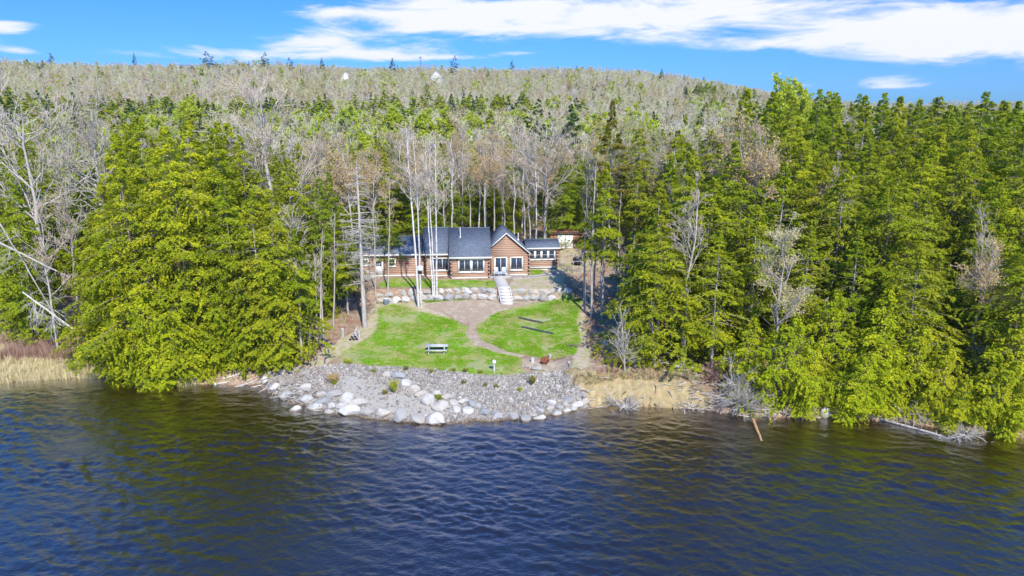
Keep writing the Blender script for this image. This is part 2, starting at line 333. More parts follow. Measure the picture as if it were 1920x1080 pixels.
def vnoise(x, y, seed=0):
    """cheap smooth value noise, vectorised"""
    xi = np.floor(x).astype(np.int64); yi = np.floor(y).astype(np.int64); xf = x - xi; yf = y - yi
    h = lambda a, b: (np.abs(np.sin(a * 127.1 + b * 311.7 + seed * 74.7) * 43758.5453) % 1.0)
    u = xf * xf * (3 - 2 * xf); v = yf * yf * (3 - 2 * yf)
    return (h(xi, yi) * (1 - u) + h(xi + 1, yi) * u) * (1 - v) + (h(xi, yi + 1) * (1 - u) + h(xi + 1, yi + 1) * u) * v
def sstep(a, b, x): t = np.clip((x - a) / (b - a), 0, 1); return t * t * (3 - 2 * t)

# ------------------------------------------------------------------ terrain
SH = [(-200, 730), (0, 718), (100, 709), (200, 706), (260, 718), (380, 722), (480, 722), (500, 734), (560, 758), (640, 776), (740, 790), (820, 793), (900, 790), (1000, 784),
      (1080, 768), (1130, 762), (1200, 762), (1320, 768), (1400, 782), (1500, 782), (1600, 786), (1700, 790), (1800, 808), (1920, 822), (2150, 845)]
shp = np.array([atZ(x, y, 0) for x, y in SH])
sx_, sy_ = np.concatenate([[-900, -90], shp[:, 0], [90, 900]]), np.concatenate([[75, 64], shp[:, 1], [48, 40]])
def shoreY(x): return np.interp(x, sx_, sy_) + .5 * (vnoise(np.asarray(x, float) * .6, np.asarray(x, float) * 0, 3) - .5)
PS = np.array([-60, -14, -5, -1.5, 0, .6, 1.4, 3, 6, 8, 14, 20, 27, 36, 48], float)
PROF = {-44: [-5, -3, -1.6, -.5, -.03, .15, .25, .4, .6, .7, 1.0, 1.5, 2.2, 3.2, 5.4],
        -33: [-5, -3, -1.6, -.6, -.03, .4, .8, 1.2, 1.7, 2.0, 2.7, 3.3, 4.2, 5.0, 6.2],
        -24: [-5, -3, -1.8, -.7, -.03, .4, .8, 1.2, 1.7, 2.0, 2.7, 3.3, 4.2, 5.0, 6.2],
        -19: [-5, -3, -1.8, -.8, -.03, .25, .5, .95, 1.8, 2.15, 2.7, 3.3, 4.2, 5.2, 6.0],
        4: [-5, -3, -1.8, -.8, -.03, .25, .5, .95, 1.9, 2.35, 2.9, 3.5, 4.4, 5.4, 6.0],
        6.5: [-5, -2.5, -1.2, -.4, -.03, .15, 1.3, 2.6, 2.85, 2.9, 3.1, 3.7, 4.6, 5.6, 6.2],
        17: [-5, -2.5, -1.0, -.3, -.03, .25, 1.7, 2.45, 2.65, 2.75, 3.1, 3.9, 4.7, 5.6, 6.4],
        20: [-5, -3, -1.4, -.5, -.03, .5, .9, 1.5, 2.1, 2.4, 3.1, 3.9, 4.7, 5.6, 6.4],
        60: [-5, -3, -1.8, -.7, -.03, .5, .9, 1.5, 2.1, 2.4, 3.1, 3.9, 4.7, 5.6, 6.4]}
pk = np.array(sorted(PROF)); pt = np.array([PROF[k] for k in sorted(PROF)])
RIDGE = [(-400, 128), (0, 132), (250, 128), (500, 124), (800, 128), (1000, 124), (1100, 128), (1200, 134), (1300, 148), (1400, 166), (1500, 184), (1600, 198), (1700, 209), (1900, 214), (2300, 216)]
raz = np.array([math.atan2((x - 960) / F, 1.0) for x, _ in RIDGE]); rz_ = np.array([28 + (215 - y) / F * 760 - 15 for _, y in RIDGE])
def terrace_w(x, y):
    yw = 88.0
    return sstep(-21.5, -19.0, x) * (1 - sstep(6.8, 9.5, x)) * sstep(yw, yw + .35, y) * (1 - sstep(113, 118, y))
def H(x, y):
    x = np.asarray(x, float); y = np.asarray(y, float); x, y = np.broadcast_arrays(x, y)
    s = y - shoreY(x)
    wig = (s > .5) * .25 * (vnoise(x * .25, y * .25, 5) - .5) * np.clip(s / 4, 0, 1)
    cols = np.stack([np.interp(s, PS, row) for row in pt])            # (K,...)
    xi = np.clip(np.searchsorted(pk, x) - 1, 0, len(pk) - 2); t = np.clip((x - pk[xi]) / (pk[xi + 1] - pk[xi]), 0, 1); t = t * t * (3 - 2 * t)
    idx = tuple(np.indices(x.shape)); near = cols[(xi,) + idx] * (1 - t) + cols[(xi + 1,) + idx] * t + wig
    a = np.arctan2(x, np.maximum(y, 1)); rr = np.interp(a, raz, rz_)
    rho = np.sqrt(x * x + y * y)
    lo = np.interp(rho, [100, 130, 200, 300, 360, 420], [6.0, 7.3, 11.0, 16.5, 20.0, 23.5])
    hi_t = np.interp(rho, [420, 520, 640, 760, 900, 1400, 4000], [0, .27, .66, 1.0, 1.02, .6, .1])
    far = np.where(rho > 420, 23.5 + (rr - 23.5) * hi_t, lo + np.minimum(0, (rr - 23.5)) * np.clip((rho - 200) / 220, 0, 1) * .3)
    far = far + (vnoise(x * .012, y * .012, 9) - .5) * np.clip((rho - 150) / 100, 0, 1) * 5
    w = sstep(98, 122, y)
    z = np.where(s > 20, near * (1 - w) + far * w, near)
    tw = terrace_w(x, y); zt = 5.72 + np.clip(y - 88, 0, 30) * .012
    # ground falls slightly to the main block of the house
    return z * (1 - tw) + zt * tw
def Hs(x, y): return float(H(np.array([x]), np.array([y]))[0])
def gpt(px, py, tmin=45):
    d = ray(px, py); t = np.arange(tmin, 500, .1); P = d[None, :] * t[:, None]; P[:, 2] += CAMZ
    k = np.argmax(P[:, 2] <= H(P[:, 0], P[:, 1])); return P[k]

def inpoly(x, y, poly):
    c = np.zeros(x.shape, bool); n = len(poly)
    for i in range(n):
        x1, y1 = poly[i]; x2, y2 = poly[(i + 1) % n]
        c ^= ((y1 > y) != (y2 > y)) & (x < (x2 - x1) * (y - y1) / (y2 - y1 + 1e-12) + x1)
    return c
def wpoly(pix): return [tuple(gpt(x, y)[:2]) for x, y in pix]
LAWN_L = wpoly([(710, 578), (735, 570), (790, 585), (850, 600), (868, 610), (882, 612), (875, 622), (895, 640), (930, 655), (975, 668), (978, 692), (990, 700), (930, 706), (860, 700), (760, 690), (690, 685), (635, 680), (640, 662), (680, 640), (708, 620)])
LAWN_R = wpoly([(1090, 560), (1082, 600), (1088, 640), (1078, 668), (1000, 668), (950, 660), (910, 645), (893, 625), (893, 607), (912, 590), (960, 576), (1020, 565), (1055, 556)])
TERR = wpoly([(715, 529), (735, 523), (930, 527), (927, 540), (705, 538)])
SUNG = wpoly([(992, 502), (1014, 503), (1014, 516), (998, 517)])
UNDERW = wpoly([(790, 557), (870, 560), (868, 567), (800, 568)])
PATH = wpoly([(800, 568), (930, 562), (1050, 548), (1060, 556), (1000, 568), (950, 580), (920, 592), (905, 605), (868, 606), (840, 590), (795, 577)])
PATH2 = wpoly([(880, 604), (896, 606), (892, 620), (904, 638), (948, 658), (985, 667), (978, 671), (935, 662), (888, 646), (874, 628)])
PADP = wpoly([(976, 671), (1066, 671), (1071, 689), (978, 688)])
GRAV = wpoly([(498, 700), (590, 690), (640, 682), (760, 690), (860, 700), (935, 705), (1000, 699), (1050, 698), (1075, 712), (1098, 745), (1104, 772), (1000, 792), (820, 800), (640, 785), (560, 766), (495, 735)])
SAND = wpoly([(1042, 700), (1120, 697), (1200, 700), (1300, 708), (1330, 735), (1335, 775), (1200, 772), (1098, 775), (1098, 745), (1075, 712)])
DIRT = wpoly([(960, 520), (1090, 512), (1130, 500), (1120, 470), (1050, 466), (1050, 498), (996, 514)])
TERRD = wpoly([(960, 522), (1060, 515), (1055, 545), (958, 545)])

DIRTL = wpoly([(700, 566), (800, 566), (850, 600), (800, 600), (720, 585), (700, 625), (650, 660), (600, 690), (560, 700), (600, 660), (660, 625), (690, 600)])
RIM = wpoly([(1060, 545), (1100, 560), (1095, 610), (1110, 650), (1105, 690), (1060, 700), (1000, 700), (990, 690), (1070, 690), (1078, 660), (1085, 610)])
fx = np.unique(np.round(np.concatenate([np.arange(-48, 44, .35)]), 3)); 
gx = np.concatenate([-np.geomspace(1650, 50, 64), fx, np.geomspace(46, 1650, 64)])
gy = np.concatenate([[-600, -200, 0, 30], np.arange(40, 54, 2), np.arange(54, 59, .5), np.arange(59, 100, .3), np.arange(100.5, 125, 1.0), np.geomspace(126, 1650, 130)])
# refine where the retaining wall steps
gy = np.unique(np.concatenate([gy, [87.98, 88.36]]))
X, Y = np.meshgrid(gx, gy); Z = H(X, Y)
def soft(pols, blur=1):
    w = np.zeros(X.shape)
    for P in pols: w = np.maximum(w, inpoly(X, Y, P).astype(float))
    for _ in range(blur + 1):
        q = w.copy(); q[1:-1, 1:-1] = (w[1:-1, 1:-1] * 2 + w[:-2, 1:-1] + w[2:, 1:-1] + w[1:-1, :-2] + w[1:-1, 2:]) / 6; w = q
    return w
W = {'w_lawn': soft([LAWN_L, LAWN_R, TERR, SUNG, UNDERW], 3), 'w_dirt': soft([DIRT, TERRD, DIRTL, RIM], 3), 'w_mulch': np.maximum(soft([PATH, PADP], 2), np.minimum(1, soft([PATH2], 0) * 1.0)), 'w_gravel': soft([GRAV], 1), 'w_sand': soft([SAND], 1)}
sS = Y - shoreY(X)
W['w_marsh'] = ((X < -33) & (sS > -.5) & (sS < 16)).astype(float)
W['w_mulch'] = W['w_mulch'] * (1 - inpoly(X, Y, PADP) * 0)
ny, nx = X.shape
ii, jj = np.meshgrid(np.arange(ny - 1), np.arange(nx - 1), indexing='ij')
Fq = np.stack([ii * nx + jj, ii * nx + jj + 1, (ii + 1) * nx + jj + 1, (ii + 1) * nx + jj], -1).reshape(-1, 4)
V = np.stack([X, Y, Z], -1).reshape(-1, 3)
fc = {k: w.ravel()[Fq].mean(1) for k, w in W.items()}
code = np.zeros(len(Fq), int)
for i, k in enumerate(['w_marsh', 'w_lawn', 'w_mulch', 'w_gravel', 'w_sand', 'w_dirt']): code[fc[k] > .5] = i + 1
names = ['ground', 'marsh_ground', 'lawn', 'path', 'gravel_beach', 'sand_bank', 'dirt_yard']
for c_, nm_ in enumerate(names):
    Fs = Fq[code == c_]; used, inv = np.unique(Fs, return_inverse=True)
    me = mesh_np(nm_, V[used], inv.reshape(-1, 4), 'ground', True)
    for k, w in W.items():
        a = me.attributes.new(k, 'FLOAT', 'POINT'); a.data.foreach_set('value', w.ravel()[used].astype(np.float32))
    obj(nm_, me, kind='structure')

# ------------------------------------------------------------------ lake
NX, NY, DX = 1024, 512, .125
kx = np.fft.fftfreq(NX, DX) * 2 * np.pi; ky = np.fft.fftfreq(NY, DX) * 2 * np.pi; KX, KY = np.meshgrid(kx, ky)
K = np.sqrt(KX ** 2 + KY ** 2) + 1e-6; Lw = .36
wd = np.array([.30, .954]); cs = (KX * wd[0] + KY * wd[1]) / K
S = np.exp(-1 / (K * Lw) ** 2) / K ** 3.6 * (np.abs(cs) ** 4 + .10) * np.exp(-(K * .045) ** 2)
hf = np.fft.ifft2((rng.normal(size=K.shape) + 1j * rng.normal(size=K.shape)) * np.sqrt(S)).real
gyx = np.gradient(hf, DX); hf *= .16 / np.sqrt((gyx[0] ** 2 + gyx[1] ** 2).mean())
gust = .35 + 1.25 * vnoise(np.arange(NX)[None, :] * DX / 9., np.arange(NY)[:, None] * DX / 5., 21); hf = hf * gust
wx = np.concatenate([-np.geomspace(1500, 62, 14), np.arange(-58, 58, .125), np.geomspace(62, 1500, 14)])
wy = np.concatenate([[-800, -300, -100, -30, 10, 24], np.arange(28, 70, .125), [74, 80, 90]])
WX, WY = np.meshgrid(wx, wy)
wz = np.zeros(WX.shape); ix = ((WX + 64) / DX); iy = ((WY - 20) / DX)
ok = (ix > 1) & (ix < NX - 2) & (iy > 1) & (iy < NY - 2)
wz[ok] = hf[iy[ok].astype(int), ix[ok].astype(int)]
edgef = sstep(-57, -50, WX) * (1 - sstep(50, 57, WX)) * sstep(28.5, 31, WY) * (1 - sstep(67, 69.5, WY)); wz *= edgef
sw = WY - shoreY(WX); wz *= np.clip(.25 - sw / 8, .25, 1)
ny, nx = WX.shape; ii, jj = np.meshgrid(np.arange(ny - 1), np.arange(nx - 1), indexing='ij')
FW = np.stack([ii * nx + jj, ii * nx + jj + 1, (ii + 1) * nx + jj + 1, (ii + 1) * nx + jj], -1).reshape(-1, 4)
# drop the faces that lie well inside the land
keep = sw.ravel()[FW].min(1) < 2.5
FW = FW[keep]; used, inv = np.unique(FW, return_inverse=True)
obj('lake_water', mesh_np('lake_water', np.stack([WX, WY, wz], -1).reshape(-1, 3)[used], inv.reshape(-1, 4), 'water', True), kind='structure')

# ------------------------------------------------------------------ tree makers
def conifer(seed, Ht, Rr, t0=.03, nb=120, nl=14000, power=.8, droop=.25, leaf=.34, wood='bark', mat='cedar', sparse=0.0, lift=.25):
    r = np.random.default_rng(seed)
    t = t0 + (1 - t0) * (np.arange(nb) + r.random(nb)) / nb; t = np.clip(t, 0, .985); t = np.sort(t)
    azm = np.arange(nb) * 2.399 + r.normal(0, .5, nb)
    lobes = 1 + .22 * np.sin(azm * 2 + seed) + .14 * np.sin(azm * 3 + t * 9 + seed * 2)
    prof = np.minimum(1, ((1 - t) / .60)) ** (power + .25 * (t > .8) + .12) * np.where(t < t0 + .12, .72 + (t - t0) / .12 * .28, 1)
    L = Rr * prof * lobes * r.uniform(.68, 1.18, nb) + .14
    z0 = t * Ht
    up = lift * (t - .25) + r.normal(0, .10, nb)
    # trunk
    n = 14; tz = np.linspace(0, 1, n); bend = np.cumsum(r.normal(0, .05, (n, 2)), 0) * (Ht / 20)
    P = np.stack([bend[:, 0], bend[:, 1], tz * Ht * .975], 1); P[0] = (0, 0, -.6)
    rad = (.0085 * Ht) * (1 - tz) ** .9 + .012; TV, TF = tube_batch(P[None], rad[None], 8)
    bx = lambda zz: np.stack([np.interp(zz, P[:, 2], P[:, 0]), np.interp(zz, P[:, 2], P[:, 1])], -1)
    # wood of the limbs (some bare dead ones under the crown)
    s = np.linspace(0, 1, 5)[None, :]
    rr = L[:, None] * s; c0 = bx(z0)
    BP = np.stack([c0[:, 0:1] + np.cos(azm)[:, None] * rr, c0[:, 1:2] + np.sin(azm)[:, None] * rr, z0[:, None] + up[:, None] * rr - droop * rr ** 2 / (L[:, None] + .5)], -1)
    BR = (.010 + .009 * L)[:, None] * (1 - .85 * s)
    BV, BF = tube_batch(BP, BR, 3)
    VV, FF = [TV, BV], [TF, BF + len(TV)]; nv = len(TV) + len(BV)
    if t0 > .15:
        nd = 34; zd = r.uniform(.06, t0 + .15, nd) * Ht; ad = r.uniform(0, 6.28, nd); Ld = r.uniform(.5, 2.0, nd); rd = Ld[:, None] * np.linspace(0, 1, 4)[None]
        cd = bx(zd); DP = np.stack([cd[:, 0:1] + np.cos(ad)[:, None] * rd, cd[:, 1:2] + np.sin(ad)[:, None] * rd, zd[:, None] + rd * r.normal(0, .25, nd)[:, None]], -1)
        DV, DF = tube_batch(DP, np.full((nd, 4), .028) * np.linspace(1, .4, 4)[None], 3); VV.append(DV); FF.append(DF + nv)
    trunk = mesh_np('trunk', np.concatenate(VV), np.concatenate(FF), wood, True)
    # foliage: kite shaped fronds on flat drooping sprays
    keepb = r.random(nb) > sparse
    pb = (L ** 1.25 + .12 + .30 * (t > .86)) * (keepb | (t > .85)); pb /= pb.sum(); bi = r.choice(nb, nl, p=pb)
    # sprays: clump fronds on ~9 twigs per limb
    ntw = 13; tw = r.integers(0, ntw, nl); tws = .06 + .94 * ((np.sin(bi * 12.9898 + tw * 78.233) * 43758.5453) % 1.0) ** .65
    side = np.where((tw % 2) == 0, 1, -1); lt = ((np.sin(bi * 39.34 + tw * 11.1) * 23421.63) % 1.0)
    tl = (.10 + (1.12 - tws) * .55 * (.5 + lt)) * L[bi]         # twig length
    u = r.random(nl) ** .8; along = tws * L[bi] + u * tl * .45; lat = side * u * tl * .85 + r.normal(0, .07, nl)
    ca, sa = np.cos(azm[bi]), np.sin(azm[bi]); cc = bx(z0[bi])
    px = cc[:, 0] + ca * along - sa * lat; py = cc[:, 1] + sa * along + ca * lat
    pz = z0[bi] + up[bi] * along - droop * along ** 2 / (L[bi] + .5) - .18 * u * tl + r.normal(0, .09, nl) - .25 * np.abs(lat) * .5
    # leader tuft
    C = np.stack([px, py, pz], 1)
    dirx = np.stack([ca * .8 - sa * side * .8 + r.normal(0, .35, nl), sa * .8 + ca * side * .8 + r.normal(0, .35, nl), -.30 + r.normal(0, .35, nl)], 1)
    dirx /= np.linalg.norm(dirx, axis=1, keepdims=True)
    nrm = np.stack([ca * .8, sa * .8, np.full(nl, .8)], 1) + r.normal(0, .45, (nl, 3)); sd = np.cross(nrm, dirx); sd /= np.linalg.norm(sd, axis=1, keepdims=True)
    ls = leaf * r.uniform(.6, 1.35, nl)[:, None]; wsz = ls * r.uniform(.32, .58, nl)[:, None]
    a = C - dirx * ls * .5; b = C + sd * wsz * .5 + dirx * ls * .05; c = C + dirx * ls * .5; d = C - sd * wsz * .5 + dirx * ls * .05
    LV = np.stack([a, b, c, d], 1).reshape(-1, 3); LF = np.arange(nl * 4).reshape(-1, 4)
    crown = mesh_np('crown', LV, LF, mat)
    return dict(parts=[('trunk', trunk), ('crown', crown)], H=Ht, R=Rr)

def grow(r, PP, PR, PL, n, s0, s1, ang, lr, up, wob, N, rk, rmin):
    B, Np, _ = PP.shape; w = PL ** 1.2; bi = r.choice(B, n, p=w / w.sum()); s = r.uniform(s0, s1, n); f = s * (Np - 1); i0 = np.clip(f.astype(int), 0, Np - 2); fr = (f - i0)[:, None]
    p0 = PP[bi, i0] * (1 - fr) + PP[bi, i0 + 1] * fr; tan = PP[bi, i0 + 1] - PP[bi, i0]; tan /= np.linalg.norm(tan, axis=1, keepdims=True) + 1e-9
    r0 = PR[bi, i0] * (1 - fr[:, 0]) + PR[bi, i0 + 1] * fr[:, 0]
    rv = r.normal(size=(n, 3)); pe = rv - tan * (rv * tan).sum(1, keepdims=True); pe /= np.linalg.norm(pe, axis=1, keepdims=True) + 1e-9
    a = ang * r.uniform(.7, 1.3, n)[:, None]; d = tan * np.cos(a) + pe * np.sin(a)
    Ln = PL[bi] * lr * r.uniform(.6, 1.25, n) * (1.15 - .6 * s); pts = [p0]
    for k in range(N - 1):
        d = d + np.array([0, 0, up]) + r.normal(0, wob, (n, 3)); d /= np.linalg.norm(d, axis=1, keepdims=True); pts.append(pts[-1] + d * (Ln / (N - 1))[:, None])
    P = np.stack(pts, 1); r1 = np.maximum(r0 * rk, rmin); R2 = r1[:, None] * np.linspace(1, .35, N)[None, :]; R2 = np.maximum(R2, rmin * .7)
    return P, R2, Ln
def bare(seed, Ht, spread=.5, first=.35, nlimb=22, n2=110, n3=600, n4=1600, wood='bark', twig='twig', rt=None, leaves=None, nleaf=0, rmin=.018, lean=0, up=.16, multi=1, ang=.85, leaf=.3):
    r = np.random.default_rng(seed); N = 12; s = np.linspace(0, 1, N)
    TP, TR = [], []
    rt = rt or Ht * .011
    for q in range(multi):
        b = np.cumsum(r.normal(0, .010 * Ht, (N, 2)) * (.3 + s[:, None]), 0); off = r.normal(0, .35, 2) if multi > 1 else (0, 0); ln = r.normal(0, .08, 2) if multi > 1 else (lean, 0)
        P = np.stack([off[0] + b[:, 0] + ln[0] * s * Ht, off[1] + b[:, 1] + ln[1] * s * Ht, s * Ht * (1 if q == 0 else r.uniform(.75, 1))], 1); P[0, 2] = -.5
        TP.append(P); TR.append(rt * (1 - s) ** .75 + .03)
    TP = np.array(TP); TR = np.array(TR); TL = np.full(multi, Ht)
    V0, F0 = tube_batch(TP, TR, 7)
    P1, R1, L1 = grow(r, TP, TR, TL, nlimb, first, .97, ang, spread, up, .09, 7, .55, .03)
    V1, F1 = tube_batch(P1, R1, 4)
    P2, R2, L2 = grow(r, P1, R1, L1, n2, .15, 1, .7, .55, up * .7, .12, 5, .6, rmin * 1.3); V2, F2 = tube_batch(P2, R2, 3)
    P3, R3, L3 = grow(r, P2, R2, L2, n3, .15, 1, .65, .55, up * .6, .15, 4, .7, rmin); V3, F3 = tube_batch(P3, R3, 3)
    VV = [V0, V1, V2]; FF = [F0, F1 + len(V0), F2 + len(V0) + len(V1)]
    trunk = mesh_np('trunk', np.concatenate(VV), np.concatenate(FF), wood, True)
    P4, R4, L4 = grow(r, P3, R3, L3, n4, .1, 1, .6, .6, up * .4, .15, 3, .7, rmin * .8); V4, F4 = tube_batch(P4, R4, 3)
    tm = mesh_np('twigs', np.concatenate([V3, V4]), np.concatenate([F3, F4 + len(V3)]), twig)
    parts = [('trunk', trunk), ('twigs', tm)]
    if leaves:
        k = r.integers(0, len(P4), nleaf); C = P4[k, r.integers(0, 3, nleaf)] + r.normal(0, .22, (nleaf, 3)); a = r.normal(size=(nleaf, 3)); a /= np.linalg.norm(a, axis=1, keepdims=True)
        b = np.cross(a, r.normal(size=(nleaf, 3))); b /= np.linalg.norm(b, axis=1, keepdims=True); z = leaf * r.uniform(.5, 1.2, nleaf)[:, None]
        LV = np.stack([C - a * z * .5, C + b * z * .35, C + a * z * .5, C - b * z * .35], 1).reshape(-1, 3)
        parts.append(('crown', mesh_np('crown', LV, np.arange(nleaf * 4).reshape(-1, 4), leaves)))
    return dict(parts=parts, H=Ht, R=Ht * spread * .6)
def merged(p, name):
    """one mesh out of a tree's parts, for copies too small to show them"""
    Vs, Fs, Ms, mi = [], [], [], []; n = 0
    for k, (_, me) in enumerate(p['parts']):
        v = np.empty(len(me.vertices) * 3, np.float32); me.vertices.foreach_get('co', v); f = np.empty(len(me.loops), np.int32); me.loops.foreach_get('vertex_index', f)
        Vs.append(v.reshape(-1, 3)); Fs.append(f.reshape(-1, 4) + n); n += len(me.vertices); Ms.append(me.materials[0]); mi.append(np.full(len(f) // 4, k, np.int32))
    me = mesh_np(name, np.concatenate(Vs), np.concatenate(Fs))
    for m_ in Ms: me.materials.append(m_)
    me.polygons.foreach_set('material_index', np.concatenate(mi)); return me

P = {}
P['full'] = [conifer(1, 20, 4.4, .02, 170, 38000, .56, .34, leaf=.25, wood='brownbark'), conifer(2, 20, 3.9, .03, 165, 36000, .50, .26, leaf=.25, wood='brownbark'), conifer(3, 20, 4.7, .02, 155, 38000, .60, .38, leaf=.26, wood='brownbark'), conifer(9, 18, 4.0, .03, 150, 34000, .50, .3, leaf=.25, wood='brownbark', mat='cedar_bright'), conifer(10, 19, 3.5, .05, 140, 30000, .75, .2, leaf=.25, wood='bark', mat='cedar', sparse=.1), conifer(11, 20, 4.1, .12, 120, 27000, .6, .42, leaf=.27, wood='bark', mat='cedar', sparse=.08)]
P['open'] = [conifer(4, 21, 3.5, .30, 100, 20000, .7, .26, leaf=.26, sparse=.16), conifer(5, 22, 3.2, .38, 90, 17000, .6, .22, leaf=.26, sparse=.2), conifer(6, 20, 3.8, .24, 100, 20000, .7, .3, leaf=.26, sparse=.14)]
P['dark'] = [conifer(7, 20, 3.9, .15, 120, 24000, .65, .24, mat='hemlock', leaf=.27, wood='brownbark'), conifer(8, 19, 3.6, .08, 110, 23000, .8, .22, mat='hemlock', leaf=.27, wood='brownbark')]
P['olive'] = [conifer(12, 22, 3.6, .28, 80, 15000, .7, .10, mat='olive', sparse=.22, leaf=.28)]
P['small'] = [conifer(13, 7, 2.6, .0, 80, 14000, .6, .35, mat='cedar_bright', leaf=.21, wood='brownbark'), conifer(14, 9, 2.9, .0, 95, 16000, .7, .35, mat='cedar_bright', leaf=.22, wood='brownbark')]
P['pine'] = [conifer(15, 18, 3.6, .25, 42, 5200, .45, .02, mat='pine', leaf=.5, sparse=.1, lift=.5), conifer(16, 17, 3.0, .3, 36, 4200, .5, .02, mat='pine', leaf=.5, sparse=.1, lift=.5)]
P['farcon'] = [conifer(21, 14, 3.4, .04, 50, 3600, .65, .2, mat='cedar', leaf=.75, wood='brownbark'), conifer(22, 13, 3.2, .04, 46, 3000, .65, .25, mat='cedar', leaf=.75, wood='brownbark'), conifer(23, 15, 3.0, .1, 46, 2800, .8, .15, mat='pine', leaf=.75, wood='brownbark')]
P['broad'] = [bare(31, 19, .42, .28, 22, 120, 480, 1000, wood='dead', rmin=.024, rt=.27, up=.10, ang=1.0), bare(32, 18, .46, .25, 24, 130, 520, 1100, wood='dead', rmin=.024, rt=.25, up=.10, ang=1.05)]
P['bare'] = [bare(33 + i, 17, .24, .42, 16, 70, 300, 700, wood='dead' if i % 2 else 'bark', rmin=.02, up=.15, ang=.75, rt=.12) for i in range(4)]
P['birch'] = [bare(41 + i, 19, .14, .5, 18, 70, 260, 500, wood='birch', rmin=.018, up=.13, ang=.8, rt=.11) for i in range(3)]
P['budding'] = [bare(51, 16, .28, .4, 18, 80, 350, 700, wood='bark', leaves='bud', nleaf=3000, leaf=.2, up=.15, rt=.12), bare(52, 16, .28, .4, 18, 80, 350, 700, wood='bark', leaves='redbud', nleaf=2600, leaf=.2, up=.15, rt=.12)]
P['lime'] = [bare(55, 13, .38, .28, 20, 90, 400, 900, wood='bark', leaves='lime', nleaf=13000, leaf=.5, up=.12)]
P['farbare'] = [bare(61 + i, 12, .36, .2, 12, 50, 150, 380, wood='fartwig', twig='fartwig', rmin=.05, rt=.12, up=.14, ang=.85) for i in range(5)]
P['farlime'] = [bare(71, 12, .36, .25, 12, 40, 120, 200, wood='fartwig', twig='fartwig', rmin=.05, leaves='lime', nleaf=1600, leaf=.65, up=.12)]
P['farbud'] = [bare(72, 12, .36, .22, 12, 40, 140, 300, wood='fartwig', twig='fartwig', rmin=.05, leaves='bud', nleaf=1000, leaf=.45, up=.14), bare(73, 12, .36, .22, 12, 40, 140, 300, wood='fartwig', twig='fartwig', rmin=.05, leaves='redbud', nleaf=500, leaf=.4, up=.14)]

NAMES = {'full': ('cedar_tree', 'cedar tree'), 'open': ('cedar_tree', 'cedar tree'), 'dark': ('hemlock_tree', 'hemlock tree'), 'olive': ('hemlock_tree', 'hemlock tree'), 'small': ('young_cedar_tree', 'cedar tree'),
         'pine': ('pine_tree', 'pine tree'), 'broad': ('bare_tree', 'bare tree'), 'bare': ('bare_tree', 'bare tree'), 'birch': ('birch_tree', 'birch tree'), 'budding': ('budding_tree', 'budding tree'), 'lime': ('leafing_tree', 'leafing tree')}
def plant(kind, x, y, h, label, group=None, k=None, wf=1.0, rz=None, tilt=(0, 0), z=None):
    pr = P[kind][random.randrange(len(P[kind])) if k is None else k % len(P[kind])]
    s = h / pr['H']; w = s ** .55 * wf if kind not in ('small',) else s * wf
    nm_, cat = NAMES[kind]
    t = thing(nm_, (x, y, (Hs(x, y) if z is None else z) - .1), label, cat, group, random.uniform(0, 6.28) if rz is None else rz, (w, w, s))
    t.rotation_euler = (tilt[0], tilt[1], t.rotation_euler[2])
    for pn, me in pr['parts']: obj(pn, me, t)
    return t
occupied = []
def hero(kind, px, top, Yd, label, group=None, k=None, wf=1.0, **kw):
    p = atY(px, top, Yd); g = Hs(p[0], Yd); occupied.append((p[0], Yd))
    return plant(kind, p[0], Yd, max(2.0, p[2] - g), label, group, k, wf, **kw)

# ------------------------------------------------------------------ the log house
TH = R_(5.0); hd = np.array([-math.sin(TH), math.cos(TH)]); hw = np.array([math.cos(TH), math.sin(TH)])
HO = np.array([-5.6, 94.4, 5.75])
def UZ(px, py, v):
    d = ray(px, py); t = (v - (np.array([0, 0]) - HO[:2]) @ hd) / (d[:2] @ hd)
    p = d * t + np.array([0, 0, CAMZ]); return float((p[:2] - HO[:2]) @ hw), float(p[2] - HO[2])
def hworld(u, v, z=0): q = HO[:2] + hw * u + hd * v; return (q[0], q[1], HO[2] + z)
house = thing('log_house', HO, 'long log house with slate blue roofs and cream window trim above the boulder wall', 'house', None, TH)
def UV_roof(me):
    uvl = me.uv_layers.new(name='uv'); n = len(me.loops); vi = np.empty(n, np.int32); me.loops.foreach_get('vertex_index', vi)
    co = np.empty(len(me.vertices) * 3, np.float32); me.vertices.foreach_get('co', co); co = co.reshape(-1, 3)[vi]
    nr = np.empty(len(me.polygons) * 3, np.float32); me.polygons.foreach_get('normal', nr); nr = nr.reshape(-1, 3)
    ls = np.empty(len(me.polygons), np.int32); me.polygons.foreach_get('loop_total', ls); nl_ = np.repeat(nr, ls, axis=0)
    side = np.abs(nl_[:, 0]) > np.abs(nl_[:, 1]); u = np.where(side, co[:, 1], co[:, 0]); v = co[:, 2] * 1.5
    uvl.data.foreach_set('uv', np.stack([u, v], 1).astype(np.float32).ravel())
